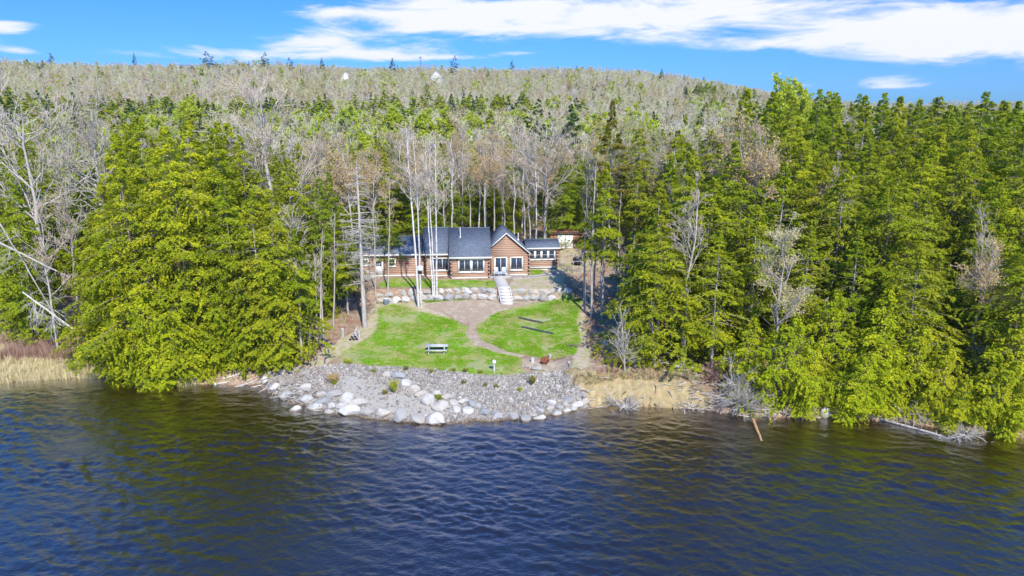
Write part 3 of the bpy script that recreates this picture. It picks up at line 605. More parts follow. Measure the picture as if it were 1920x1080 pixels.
def roof_slab(name, ridge_v, ridge_z, eave_v, eave_z, back_v, u0, u1, th=.16, root=None):
    """two slopes running along u"""
    sl = (ridge_z - eave_z) / (ridge_v - eave_v); bz = ridge_z - sl * (back_v - ridge_v)
    m_ = MB(); m_.prism([(eave_v, eave_z - th), (ridge_v, ridge_z - th), (ridge_v, ridge_z), (eave_v, eave_z)], 'x', u0, u1)
    m_.prism([(ridge_v, ridge_z - th), (back_v, bz - th), (back_v, bz), (ridge_v, ridge_z)], 'x', u0, u1)
    me = m_.mesh(name, 'shingle'); UV_roof(me); r = obj('roof', me, root or house)
    f = MB(); f.box(u0, u1, eave_v - .06, eave_v - .003, eave_z - .24, eave_z - .01); obj('fascia', f.mesh('fascia', 'trim'), r)
    c = MB(); c.prism([(ridge_v - .18, ridge_z - .18 * sl + .03), (ridge_v, ridge_z + .035), (ridge_v + .18, ridge_z - .18 * sl + .03), (ridge_v, ridge_z - .02)], 'x', u0, u1)
    me = c.mesh('ridge_cap', 'shingle'); UV_roof(me); obj('ridge_cap', me, r)
    return r
LOGH = .262
_logc = {}
def log_piece(u0, u1, v, z, root):
    """one log course piece, half round front"""
    ln = round(u1 - u0, 2); key = ln
    if key not in _logc:
        m_ = MB(); r = LOGH / 2 - .002
        m_.prism([(.10, -r), (-.02, -r), (-.075, -r * .55), (-.095, 0), (-.075, r * .55), (-.02, r), (.10, r)], 'x', 0, ln); _logc[key] = m_.mesh('log', 'log')
    return obj('log', _logc[key], root, (u0, v, z))
def log_wall(u0, u1, v, z0, z1, openings, gable=None, root=None):
    root = root or house; n = int((z1 - z0) / LOGH)
    for i in range(n):
        z = z0 + LOGH * (i + .5); a, b = u0, u1
        if gable:
            gu, gz, sl = gable; hwid = (gz - (z + LOGH * .5)) / sl
            if z > z0 + 2.2: a, b = max(a, gu - hwid), min(b, gu + hwid)
            if b - a < .25: continue
        segs = [(a, b)]
        for (o0, o1, q0, q1) in openings:
            if q0 < z < q1:
                ns = []
                for s0, s1 in segs:
                    if o1 <= s0 or o0 >= s1: ns.append((s0, s1))
                    else:
                        if o0 - s0 > .05: ns.append((s0, o0))
                        if s1 - o1 > .05: ns.append((o1, s1))
                segs = ns
        for s0, s1 in segs: log_piece(s0, s1, v, z, root)
def log_ends(u, v, z0, n, root=None, out=.28):
    for i in range(n):
        z = z0 + LOGH * (i + (.5 if i % 2 else .5)); big = i % 2 == 0
        m_ = MB(); r = LOGH / 2 - .004; L_ = out if big else out * .45
        pts = [(math.cos(a) * r, math.sin(a) * r) for a in np.linspace(0, 6.283, 9)[:-1]]
        key = ('e', big)
        if key not in _logc:
            m_.prism(pts, 'y', -L_, .05); me = m_.mesh('log_end', 'log'); me.materials.append(MAT['logend' if big else 'chink'])
            for p_ in me.polygons:
                if p_.normal.y < -.9: p_.material_index = 1
                elif not big: p_.material_index = 1
            _logc[key] = me
        obj('log_end', _logc[key], root or house, (u, v, z))
def window(u0, u1, z0, z1, v, panes=2, split=False, trim=.14, root=None, name='window', rows=1):
    m_ = MB(); t = trim
    m_.box(u0, u1, v - .16, v - .04, z0, z0 + t); m_.box(u0, u1, v - .16, v - .04, z1 - t, z1); m_.box(u0, u0 + t, v - .16, v - .04, z0 + t, z1 - t); m_.box(u1 - t, u1, v - .16, v - .04, z0 + t, z1 - t)
    w = obj(name, m_.mesh(name, 'trim'), root or house)
    s = MB(); s.box(u0 - .04, u1 + .04, v - .20, v - .165, z0 - .05, z0 + .03); obj('sill', s.mesh('sill', 'trim'), w)
    a0, a1 = u0 + t, u1 - t; pw = (a1 - a0) / panes
    for i in range(panes):
        b0, b1 = a0 + i * pw, a0 + (i + 1) * pw; g = .03
        f = MB(); f.box(b0, b1, v - .12, v - .06, z0 + t, z0 + t + g); f.box(b0, b1, v - .12, v - .06, z1 - t - g, z1 - t); f.box(b0, b0 + g, v - .12, v - .06, z0 + t + g, z1 - t - g); f.box(b1 - g, b1, v - .12, v - .06, z0 + t + g, z1 - t - g)
        if split: zm = (z0 + z1) / 2; f.box(b0 + g, b1 - g, v - .12, v - .06, zm - g / 2, zm + g / 2)
        obj('sash', f.mesh('sash', 'white'), w)
        for q in range(2 if split else 1):
            zz0, zz1 = z0 + t + g, z1 - t - g
            if split: zz0, zz1 = (zz0, (z0 + z1) / 2 - g / 2) if q == 0 else ((z0 + z1) / 2 + g / 2, zz1)
            gm = MB(); gm.box(b0 + g, b1 - g, v - .085, v - .075, zz0, zz1); obj('pane', gm.mesh('pane', 'glass'), w)
    bk = MB(); bk.box(a0, a1, v - .055, v - .03, z0 + t, z1 - t); obj('pane_backing', bk.mesh('pane_backing', 'black'), w)  # black sheet close behind the panes
    return w
def core(u0, u1, v0, v1, z1, root=None):
    m_ = MB(); m_.box(u0, u1, v0, v1, 0.10, z1); obj('wall', m_.mesh('wall', 'chink'), root or house)
    f = MB(); f.box(u0 - .04, u1 + .04, v0 - .12, v1, -.6, .18); obj('foundation', f.mesh('foundation', 'concrete'), root or house)
VM, VG, V2, VL, VS = 0.0, 1.45, 1.75, 2.35, 4.3
# main block
um0, um1 = UZ(844, 500, VM)[0], UZ(918, 500, VM)[0]; ue, ze = UZ(882, 482, VM - .45); _, zr = UZ(882, 426.5, 4.9)
core(um0, um1, VM, 9.5, ze - .12)
wA = (UZ(859, 498, VM)[0], UZ(908, 498, VM)[0], UZ(882, 510.5, VM)[1], UZ(882, 485.5, VM)[1])
umid = (wA[0] + wA[1]) / 2
log_wall(um0, um1, VM, .18, ze - .05, [(wA[0], wA[1], wA[2], wA[3])])
window(wA[0], umid - .002, wA[2], wA[3], VM); window(umid + .002, wA[1], wA[2], wA[3], VM)
roof_slab('roof', 4.9, zr, VM - .45, ze, 10.3, um0 - .15, um1 + .30)
# second block, left of it
u20, u21 = UZ(797, 500, V2)[0], um0 + .02; _, ze2 = UZ(820, 476, V2 - .45)
core(u20, u21, V2, 9.4, ze2 - .12)
w2 = (UZ(806, 495, V2)[0], UZ(842, 495, V2)[0], UZ(820, 507.5, V2)[1], UZ(820, 483, V2)[1])
log_wall(u20, u21, V2, .18, ze2 - .05, [w2]); window(*w2, V2, panes=3)
roof_slab('roof', 5.0, UZ(820, 426, 5.0)[1] , V2 - .45, ze2, 10.0, u20 - .25, u21 - .17)
# left wing
uL0, uL1 = UZ(668, 500, VL)[0], u20 + .01; _, zeL = UZ(760, 476.5, VL - .45); zrL = UZ(760, 442, 5.4)[1]
core(uL0, uL1, VL, 8.6, zeL - .12)
dL = (UZ(703, 500, VL)[0], UZ(717.5, 500, VL)[0], .18, UZ(710, 488, VL)[1]); wL = (UZ(727, 490, VL)[0], UZ(742, 490, VL)[0], UZ(735, 499.5, VL)[1], UZ(735, 484, VL)[1]); wLL = (UZ(678, 490, VL)[0], UZ(692, 490, VL)[0], UZ(685, 498, VL)[1], UZ(685, 485, VL)[1])
log_wall(uL0, uL1, VL, .18, zeL - .05, [dL, wL, wLL]); window(*wL, VL, panes=1, split=True); window(*wLL, VL, panes=2, split=True)
roof_slab('roof', 5.4, zrL, VL - .45, zeL, 9.2, uL0 - .3, u20 - .27)
def door(d, v, root=None, glass_top=True):
    m_ = MB(); t = .09; m_.box(d[0] - t, d[0], v - .17, v - .04, d[2], d[3] + t); m_.box(d[1], d[1] + t, v - .17, v - .04, d[2], d[3] + t); m_.box(d[0], d[1], v - .17, v - .04, d[3], d[3] + t)
    o = obj('door', m_.mesh('door', 'trim'), root or house)
    p_ = MB(); p_.box(d[0], d[1], v - .10, v - .04, d[2], d[3]); obj('door_panel', p_.mesh('door_panel', 'white'), o)
    W_ = d[1] - d[0]
    for i in range(3):
        for j in range(2):
            g = MB(); a = d[0] + .16 + i * (W_ - .32) / 3; b = a + (W_ - .32) / 3 - .03; z = d[3] - .85 + j * .38; g.box(a, b, v - .115, v - .105, z, z + .34); obj('pane', g.mesh('pane', 'glass'), o)
    k = MB(); k.box(d[0] + .06, d[0] + .12, v - .16, v - .10, d[2] + .95, d[2] + 1.05); obj('handle', k.mesh('handle', 'darkmetal'), o)
door(dL, VL)
# cross gable block
ug0, ug1 = um1 - .02, UZ(992, 500, VG)[0]; gu, gz = UZ(949.5, 436.5, VG - .35); gu = UZ(949.5, 437, VG - .35)[0]
ur, zrk = UZ(996, 476, VG - .35); slg = (gz - zrk) / (ur - gu)
core(ug0, ug1, VG, 9.0, 3.0)
sd_ = (UZ(926.5, 500, VG)[0], UZ(951, 500, VG)[0], .18, UZ(940, 481.5, VG)[1]); wG = (UZ(956, 495, VG)[0], UZ(980.5, 495, VG)[0], UZ(968, 506.5, VG)[1], UZ(968, 481.5, VG)[1])
mg = MB(); glz = gz - .22
mg.prism([(ug0, 2.9), (ug1, 2.9), (ug1, glz - slg * (ug1 - gu)), (gu, glz), (max(ug0, gu - (glz - 2.9) / slg), glz - slg * (gu - max(ug0, gu - (glz - 2.9) / slg)))], 'y', VG, VG + .2)
obj('gable_wall', mg.mesh('gable_wall', 'chink'), house)
log_wall(ug0 + .32, ug1, VG, .18, gz - .2, [sd_, wG], gable=(gu, gz - .25, slg))
window(*wG, VG); window(*sd_, VG, trim=.16, name='sliding_door')
def gable_roof(gu, gz, sl, ul, urr, v0, v1, th=.15):
    m_ = MB(); zl = gz - sl * (gu - ul); zr_ = gz - sl * (urr - gu)
    m_.prism([(ul, zl - th), (gu, gz - th), (gu, gz), (ul, zl)], 'y', v0, v1); m_.prism([(gu, gz - th), (urr, zr_ - th), (urr, zr_), (gu, gz)], 'y', v0, v1)
    me = m_.mesh('roof', 'shingle'); UV_roof(me); r = obj('roof', me, house)
    for (a, za) in ((ul, zl), (urr, zr_)):
        f = MB(); pts = [(a, za - .17), (gu, gz - .17), (gu, gz - .004), (a, za - .004)]
        if a > gu: pts = pts[::-1]
        f.prism(pts, 'y', v0 - .05, v0 - .002); obj('rake_board', f.mesh('rake_board', 'trim'), r)
    return r
ulg = UZ(921.5, 461, VG - .35)[0]
gr = gable_roof(gu, gz, slg, ulg, ur, VG - .35, 9.3)
# sunroom
us0, us1 = ug1 + .0, UZ(1045, 490, VS)[0]; _, zeS = UZ(1020, 464.5, VS - .4); zrS = UZ(1020, 448, 6.4)[1]
core(us0 - .4, us1, VS, 8.5, zeS - .12); obj_z = UZ(1020, 500, VS)[1]
cells = [UZ(x, 478, VS)[0] for x in (991.5, 1003, 1015, 1027.5, 1040.5)]; zs0, zs1 = UZ(1015, 487, VS)[1], UZ(1015, 468.2, VS)[1]
log_wall(us0 - .35, us1, VS, obj_z + .05, zeS - .05, [(cells[0], cells[-1], zs0, zs1)])
for i in range(4): window(cells[i] + .002, cells[i + 1] - .002, zs0, zs1, VS, panes=1, split=True, trim=.12)
fm = MB(); fm.box(us0 - .3, us1 + .05, VS - .15, VS - .10, obj_z - .2, obj_z + .05); obj('foundation', fm.mesh('foundation', 'concrete'), house)
roof_slab('roof', 6.4, zrS, VS - .4, zeS, 8.9, us0 - .2, us1 + .4)
for (u, v, n, z0) in ((um0 + .12, VM, 11, .18), (um1 - .1, VM, 11, .18), (u20 + .12, V2, 11, .18), (ug1 - .02, VG, 12, .18), (us1 - .05, VS, 9, obj_z + .05)): log_ends(u, v - .09, z0, n)
# stack pipes
for (px, yb, yt, v, r_) in ((863, 446, 426, 3.2, .075), (971.5, 450, 436, 5.5, .08)):
    u, zb = UZ(px, yb, v); zt = UZ(px, yt, v)[1]; m_ = MB(); m_.tube([(u, v, zb - .2), (u, v, (zb + zt) / 2), (u, v, zt)], [r_, r_, r_], 8)
    p_ = obj('vent_pipe', m_.mesh('vent_pipe', 'metalpipe'), house)
    c_ = MB(); c_.tube([(u, v, zb - .1), (u, v, zb + .12), (u, v, zb + .2)], [r_ * 2.2, r_ * 2.0, r_ * 1.05], 8); obj('collar', c_.mesh('collar', 'metalpipe'), p_)
# star
us_, zs_ = UZ(763.5, 493.5, VL); m_ = MB(); st = []
for i in range(10): a = math.pi / 2 + i * math.pi / 5; q = .36 if i % 2 == 0 else .13; st.append((us_ + math.cos(a) * q, zs_ + math.sin(a) * q))
Vv = [(x, VL - .11, z) for x, z in st] + [(us_, VL - .20, zs_), (us_, VL - .105, zs_)]
m_.add(Vv, [(i, (i + 1) % 10, 10) for i in range(10)] + [((i + 1) % 10, i, 11) for i in range(10)])
sme = m_.mesh('metal_star', 'star'); sme.transform(Matrix.Rotation(TH, 4, 'Z')); so = obj('metal_star', sme, None, HO)
tag(so, 'dark red five pointed metal star hung on the left wing log wall', 'star')

# shed
p0 = gpt(1061, 467); sh = thing('storage_shed', (p0[0], p0[1], p0[2]), 'low brown board shed with white double doors behind the log house', 'shed', None, R_(3))
sw_ = 57 / F * (p0[1] + 6); sw2 = sw_ / 2; shh = 2.75
m_ = MB(); m_.box(-sw2, sw2, 0, 4, -.3, shh); obj('wall', m_.mesh('wall', 'chink'), sh)
bw = sw_ / 20
m_ = MB(); m_.box(0, bw - .015, -.03, 0, 0, shh - .25); bme = m_.mesh('board', 'shedred')
for i in range(20): obj('board', bme, sh, (-sw2 + i * bw, 0, 0))
m_ = MB(); m_.box(-sw2, sw2, -.05, -.031, shh - .25, shh); obj('header_board', m_.mesh('header_board', 'trim'), sh)
m_ = MB(); m_.prism([(-.5, shh + .06), (4.3, shh - .05), (4.3, shh + .10), (-.5, shh + .26)], 'x', -sw2 - .2, sw2 + .2); rf = obj('roof', m_.mesh('roof', 'shedred'), sh)
m_ = MB(); m_.box(-sw2 - .22, sw2 + .22, -.55, -.503, shh + .02, shh + .24); obj('fascia', m_.mesh('fascia', 'shedtrim'), rf)
for s_ in (-1, 1):
    m_ = MB(); x0, x1 = sorted((s_ * .015 - .15, s_ * 1.32 - .15)); m_.box(x0, x1, -.07, -.035, .02, 2.35)
    for q in (0.2, 1.1, 2.1): m_.box(x0 + .05, x1 - .05, -.09, -.071, q, q + .1)
    d_ = obj('door', m_.mesh('door', 'white'), sh); m_ = MB(); m_.box(s_ * .55 - .32 , s_ * .55 , -.12, -.095, 1.45, 1.52); obj('handle', m_.mesh('handle', 'black'), d_)

# ------------------------------------------------------------------ boulders
def rock_mesh(seed, sub=3, rough=.22, flat=.85, cuts=12, mat='rock', name='boulder'):
    import bmesh
    r = np.random.default_rng(seed); bm = bmesh.new(); bmesh.ops.create_icosphere(bm, subdivisions=sub, radius=1)
    V = np.array([v.co for v in bm.verts]); sh_ = np.array([1.25, .95, flat]) * r.uniform(.85, 1.15, 3)
    for _ in range(cuts):
        n = r.normal(size=3); n /= np.linalg.norm(n); dd = r.uniform(.58, .84); q = V @ n; V -= np.maximum(q - dd, 0)[:, None] * n * .9
    V += .03 * r.normal(size=V.shape) * rough; V *= (1 + rough * .35 * np.sin(V @ r.normal(size=3) * 3 + r.random() * 6))[:, None]; V *= sh_
    for v, c in zip(bm.verts, V): v.co = c
    for f in bm.faces: f.smooth = False
    me = bpy.data.meshes.new(name); bm.to_mesh(me); bm.free(); me.materials.append(MAT[mat]); return me
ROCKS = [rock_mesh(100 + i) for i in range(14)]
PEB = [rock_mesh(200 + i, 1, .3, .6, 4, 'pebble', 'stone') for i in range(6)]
wall = thing('boulder_retaining_wall', gpt(830, 562), 'two course retaining wall of pale round boulders below the house terrace', 'retaining wall')
wl = np.array(wall.location); rr_ = random.Random(3)
def wall_row(x0, x1, ybase0, ybase1, row):
    px = x0
    while px < x1:
        wpx = rr_.uniform(12, 20) if row == 0 else rr_.uniform(12, 19)
        yb = np.interp(px, (x0, x1), (ybase0, ybase1)); Yw = 87.75 if row == 0 else 88.45
        q = atY(px + wpx / 2, yb, Yw); hw_ = wpx / 2 / F * 90; z = Hs(q[0], 87.3) + (.34 if row == 0 else 1.0) + rr_.uniform(-.05, .05)
        o = obj('boulder', ROCKS[rr_.randrange(14)], wall, (q[0] - wl[0], Yw - wl[1] + rr_.uniform(-.1, .1), z - wl[2]), (rr_.uniform(-.2, .2), rr_.uniform(-.15, .15), rr_.uniform(-.3, .3) + (math.pi if rr_.random() < .5 else 0)))
        s_ = hw_ / 1.12; o.scale = (s_ * 1.16, s_ * rr_.uniform(.95, 1.15), rr_.uniform(.54, .66)); px += wpx * .97
wall_row(706, 937, 561, 561, 0); wall_row(703, 930, 548, 548, 1); wall_row(958, 1035, 558, 556, 0); wall_row(952, 1056, 547, 544, 1)

# loose boulders along the water: (px, py centre, width px)
BL = [(497, 716, 17, 'a'), (516, 728, 17, 'a'), (537, 745, 30, 'w'), (574, 732, 23, 'a'), (575, 752, 28, 'w'), (604, 742, 18, 'a'), (625, 744, 28, 'a'), (605, 757, 25, 'w'), (593, 766, 26, 'w'), (622, 764, 18, 'w'), (641, 765, 22, 'w'),
      (650, 752, 34, 'a'), (670, 762, 32, 'a'), (655, 776, 36, 'w'), (690, 775, 28, 'w'), (717, 778, 34, 'w'), (751, 784, 34, 'w'), (784, 790, 26, 'w'), (817, 791, 36, 'w'), (555, 768, 20, 'w'), (618, 774, 20, 'w'),
      (728, 706, 20, 'u'), (746, 708, 26, 'u'), (760, 722, 24, 'u'), (775, 735, 26, 'u'), (788, 742, 22, 'u'), (803, 753, 28, 'u'), (819, 740, 18, 'u'), (838, 748, 22, 'a'),
      (828, 766, 29, 'w'), (850, 759, 20, 'a'), (868, 756, 19, 'a'), (883, 762, 20, 'a'), (855, 771, 20, 'w'), (876, 775, 24, 'w'), (908, 776, 24, 'w'), (933, 783, 24, 'w'), (960, 784, 24, 'w'), (984, 786, 24, 'w'), (1011, 785, 20, 'w'), (896, 764, 16, 'a'),
      (1013, 763, 13, 'a'), (1012, 774, 17, 'w'), (1030, 768, 20, 'w'), (1034, 758, 18, 'a'), (1049, 766, 17, 'a'), (1043, 777, 20, 'w'), (1060, 760, 15, 'a'), (1068, 753, 22, 'a'), (1063, 772, 16, 'w'), (1082, 762, 20, 'a'), (1090, 745, 18, 'a'), (1094, 758, 18, 'a'), (1075, 769, 14, 'w'),
      (1006, 694, 16, 't'), (1545, 778, 26, 'lone')]
for i, (x, y, w, c_) in enumerate(BL):
    q = gpt(x, y); q = atZ(x, y, max(q[2], 0)); s_ = w / 2 / F * q[1] * 1.15 / 1.15; o = obj('boulder', ROCKS[rr_.randrange(14)], None, (q[0], q[1], max(Hs(q[0], q[1]), -.12) + s_ * .32), (rr_.uniform(-.2, .2), rr_.uniform(-.2, .2), rr_.uniform(-.5, .5)))
    o.scale = (s_, s_ * .95, s_ * rr_.uniform(.9, 1.15))
    if c_ == 'lone': tag(o, 'single grey boulder in the water between two overhanging cedars', 'boulder'); continue
    if c_ == 't': tag(o, 'flat pale boulder just below the bordered fire pit bed', 'boulder'); continue
    left = x < 700; mid = x < 900
    lab = {'w': 'pale boulder at the waterline at the %s of the stony point', 'a': 'pale boulder on the gravel near the %s of the stony point', 'u': 'white boulder in the slanting line up the gravel slope%s'}[c_]
    lab = lab % ('' if c_ == 'u' else ('left end' if left else 'middle' if mid else 'right end')); 
    tag(o, lab, 'boulder', lab.replace('boulder', 'boulders', 1))
# ------------------------------------------------------------------ scatter "stuff"
def scatter(name, metas, pts, idx, rot, scl, z_up_only=True, kind='stuff', label=None, cat=None):
    """one object; its copies are laid out by geometry nodes"""
    me = bpy.data.meshes.new(name); pts = np.asarray(pts, np.float32); me.vertices.add(len(pts)); me.vertices.foreach_set('co', pts.ravel())
    a = me.attributes.new('pick', 'INT', 'POINT'); a.data.foreach_set('value', np.asarray(idx, np.int32))
    a = me.attributes.new('turn', 'FLOAT_VECTOR', 'POINT'); a.data.foreach_set('vector', np.asarray(rot, np.float32).ravel())
    a = me.attributes.new('size', 'FLOAT_VECTOR', 'POINT'); a.data.foreach_set('vector', np.asarray(scl, np.float32).ravel()); me.update()
    o = obj(name, me, kind=kind)
    if label: o['label'] = label
    if cat: o['category'] = cat
    g = bpy.data.node_groups.new(name, 'GeometryNodeTree'); g.interface.new_socket('Geometry', in_out='INPUT', socket_type='NodeSocketGeometry'); g.interface.new_socket('Geometry', in_out='OUTPUT', socket_type='NodeSocketGeometry')
    gi = g.nodes.new('NodeGroupInput'); go = g.nodes.new('NodeGroupOutput'); j = g.nodes.new('GeometryNodeJoinGeometry')
    def na(n_, t): q = g.nodes.new('GeometryNodeInputNamedAttribute'); q.data_type = t; q.inputs[0].default_value = n_; return q.outputs[0]
    pk_, tn, sz_ = na('pick', 'INT'), na('turn', 'FLOAT_VECTOR'), na('size', 'FLOAT_VECTOR')
    for k, ms in enumerate(metas):
        so_ = bpy.data.objects.new(name + '_kind', ms); oi = g.nodes.new('GeometryNodeObjectInfo'); oi.inputs[0].default_value = so_
        c = g.nodes.new('FunctionNodeCompare'); c.data_type = 'INT'; c.operation = 'EQUAL'; g.links.new(pk_, c.inputs[2]); c.inputs[3].default_value = k
        ip = g.nodes.new('GeometryNodeInstanceOnPoints'); g.links.new(gi.outputs[0], ip.inputs['Points']); g.links.new(c.outputs[0], ip.inputs['Selection']); g.links.new(oi.outputs['Geometry'], ip.inputs['Instance'])
        g.links.new(tn, ip.inputs['Rotation']); g.links.new(sz_, ip.inputs['Scale']); g.links.new(ip.outputs[0], j.inputs[0])
    g.links.new(j.outputs[0], go.inputs[0]); md = o.modifiers.new('copies', 'NODES'); md.node_group = g
    return o
def rand_in(poly, n):
    xs = [p[0] for p in poly]; ys = [p[1] for p in poly]; x = rng.uniform(min(xs), max(xs), n * 3); y = rng.uniform(min(ys), max(ys), n * 3); k = inpoly(x, y, poly); return x[k][:n], y[k][:n]
FINE = wpoly([(645, 705), (700, 712), (735, 735), (800, 758), (850, 778), (800, 786), (700, 770), (640, 730)])
x, y = rand_in(GRAV, 42000); k = ~inpoly(x, y, FINE) | (rng.random(len(x)) < .12); x, y = x[k], y[k]; big = rng.random(len(x)) ** 4
s_ = .032 + .16 * big * (.4 + vnoise(x * .6, y * .6, 77)) + .02 * (x > -6); n_ = len(x)
scatter('gravel', PEB, np.stack([x, y, H(x, y) + s_ * .2], 1), rng.integers(0, 6, n_), rng.uniform(0, 6.28, (n_, 3)), np.stack([s_, s_, s_ * .8], 1), label='bed of loose pale stones covering the point below the lawn')
# bottom stones just under the water line
x = rng.uniform(-24, 30, 2500); y = shoreY(x) - .5 - rng.random(2500) ** 1.5 * 3.2; s_ = .06 + .22 * rng.random(2500) ** 4
scatter('lake_bed_stones', PEB, np.stack([x, y, H(x, y)], 1), rng.integers(0, 6, 2500), rng.uniform(0, 6.28, (2500, 3)), np.stack([s_] * 3, 1), label='brown stones under shallow water along the shore')

def tuft(seed, nbl, h, w, spread, mat, name='grass_tuft'):
    r = np.random.default_rng(seed); a = r.uniform(0, 6.28, nbl); b = r.random(nbl) * spread; hh = h * r.uniform(.5, 1.2, nbl); ln = r.uniform(.1, .7, nbl)
    base = np.stack([np.cos(a) * b, np.sin(a) * b, np.zeros(nbl)], 1); dr = np.stack([np.cos(a + r.normal(0, .6, nbl)) * ln * hh, np.sin(a + r.normal(0, .6, nbl)) * ln * hh, hh], 1)
    sdv = np.stack([-np.sin(a), np.cos(a), 0 * a], 1) * w
    return mesh_np(name, np.stack([base - sdv, base + sdv, base + dr], 1).reshape(-1, 3), np.arange(nbl * 3).reshape(-1, 3), mat)
TUF = [tuft(300 + i, 16, .085, .014, .14, 'grass') for i in range(3)]
pts = []
for poly, n in ((LAWN_L, 26000), (LAWN_R, 20000), (TERR, 5000), (SUNG, 1200), (UNDERW, 1600)):
    x, y = rand_in(poly, n); a_ = rng.uniform(0, 6.28, len(x)); d_ = np.abs(rng.normal(0, .45, len(x))) * (rng.random(len(x)) < .5); x = x + np.cos(a_) * d_; y = y + np.sin(a_) * d_; pts.append(np.stack([x, y, H(x, y) - .01], 1))
pts = np.concatenate(pts); pts = pts[~(inpoly(pts[:, 0], pts[:, 1], PATH2) | inpoly(pts[:, 0], pts[:, 1], PATH))]; vn = vnoise(pts[:, 0] * .5, pts[:, 1] * .5, 31); k = rng.random(len(pts)) < (vn - .18) * 1.9; pts = pts[k]; n = len(pts)
s_ = rng.uniform(.7, 1.3, n)
scatter('grass', TUF, pts, rng.integers(0, 3, n), np.stack([np.zeros(n), np.zeros(n), rng.uniform(0, 6.28, n)], 1), np.stack([s_ * 1.3, s_ * 1.3, s_], 1), label='short green lawn grass below the house')
# reeds and red brush on the marshy left shore
RT = [tuft(320 + i, 40, .75, .02, .45, 'reed', 'reed_tuft') for i in range(2)] + [tuft(330, 46, 1.3, .018, .5, 'brush', 'brush_tuft')]
n = 3000; x = rng.uniform(-62, -33.5, n); s = rng.random(n) ** 1.2 * 17; y = shoreY(x) + s - .2; nn = vnoise(x * .35, y * .5, 8)
idx = np.where(s < 3 + nn * 2, rng.integers(0, 2, n), np.where(nn > .45, 2, rng.integers(0, 2, n))); k = np.ones(n, bool)
scatter('marsh_reeds', RT, np.stack([x, y, H(x, y) - .03], 1), idx, np.stack([0 * x, 0 * x, rng.uniform(0, 6.28, n)], 1), np.stack([rng.uniform(.7, 1.3, n)] * 3, 1), label='straw coloured reeds and reddish brush on the left shore')
# forest undergrowth
x = rng.uniform(-60, 60, 9000); y = rng.uniform(60, 135, 9000); s = y - shoreY(x)
bad = (s < 2) | ((x > -20) & (x < 8.5) & (y < 118)) | ((x < -33) & (s < 18)); x, y = x[~bad], y[~bad]; n = len(x)
FT = [tuft(340 + i, 22, .4, .02, .4, 'brush', 'brush_tuft') for i in range(2)] + [tuft(345, 22, .35, .03, .4, 'grass')]
scatter('undergrowth', FT, np.stack([x, y, H(x, y)], 1), rng.choice(3, n, p=[.45, .45, .1]), np.stack([0 * x, 0 * x, rng.uniform(0, 6.28, n)], 1), np.stack([rng.uniform(.5, 1.3, n)] * 3, 1), label='low brown brush on the forest floor')

# ------------------------------------------------------------------ trees one can point at
RW = 'in the front edge of the right hand wood'
R_HERO = [('open', 1120, 320, 86, 'thin tall cedar with bare grey trunk beside the right lawn edge'), ('open', 1138, 300, 82, 'slender cedar with bare lower trunk just right of the lawn edge'),
 ('olive', 1152, 183, 107, 'tall sparse olive hemlock standing alone against the hillside right of the shed'), ('open', 1196, 300, 105, None), ('open', 1236, 335, 74, 'cedar with trunk showing above the fallen grey logs'),
 ('full', 1247, 400, 69, None), ('open', 1288, 262, 78, 'tall flat topped cedar right of the olive hemlock'), ('full', 1330, 330, 74, None), ('dark', 1378, 262, 84, None), ('open', 1352, 430, 68, None), ('full', 1402, 163, 98, 'leftmost of the tall cedars that break the skyline on the right'),
 ('open', 1425, 380, 71, None), ('full', 1450, 168, 101, None), ('full', 1472, 300, 78, None), ('full', 1497, 176, 96, None), ('dark', 1530, 163, 106, None), ('open', 1520, 420, 70, None), ('full', 1548, 285, 84, None),
 ('dark', 1567, 170, 108, None), ('full', 1600, 300, 80, None), ('full', 1625, 176, 104, None), ('open', 1612, 430, 70, None), ('dark', 1652, 170, 110, None), ('full', 1690, 177, 105, None), ('full', 1672, 335, 76, None), ('dark', 1727, 183, 106, None),
 ('full', 1736, 290, 84, None), ('full', 1762, 178, 112, None), ('dark', 1792, 193, 104, None), ('full', 1802, 300, 82, None), ('open', 1770, 470, 71, None), ('full', 1850, 168, 97, 'tallest spire topped cedar near the right end of the skyline'), ('full', 1892, 188, 104, None), ('dark', 1915, 186, 99, None),
 ('full', 1880, 330, 77, None), ('full', 1950, 260, 78, None), ('full', 1838, 385, 76, None), ('full', 1990, 200, 95, None), ('full', 1905, 440, 66, None), ('full', 1710, 420, 70, None), ('full', 1430, 265, 88, None), ('full', 1340, 240, 98, None), ('open', 1262, 290, 92, None), ('full', 1510, 255, 90, None), ('full', 1640, 250, 92, None), ('full', 1700, 260, 94, None), ('full', 1580, 235, 98, None), ('full', 1765, 245, 95, None), ('full', 1820, 240, 92, None), ('full', 1390, 330, 77, None)]
ORD = ['first', 'second', 'third', 'fourth', 'fifth', 'sixth', 'seventh', 'eighth', 'ninth', 'tenth', 'eleventh', 'twelfth', 'thirteenth', 'fourteenth', 'fifteenth', 'sixteenth', 'seventeenth', 'eighteenth']
def rowlab(lst, key, rows, where):
    out = {}
    for lo_, hi_, desc in rows:
        for kk, word in (('dark', 'dark hemlock'), ('x', 'cedar')):
            mem = sorted([t for t in lst if lo_ <= key(t)[1] < hi_ and (key(t)[2] == 'dark') == (kk == 'dark')], key=lambda t: key(t)[0])
            for i, t in enumerate(mem): out[key(t)] = '%s %s from the left %s %s' % (ORD[min(i, 17)], word, desc, where)
    return out
RL = rowlab([t for t in R_HERO if not t[4]], lambda t: (t[1], t[2], t[0]), [(0, 210, 'along the skyline'), (210, 320, 'just below the skyline'), (320, 600, 'in the lower front row')], 'of the right wood')
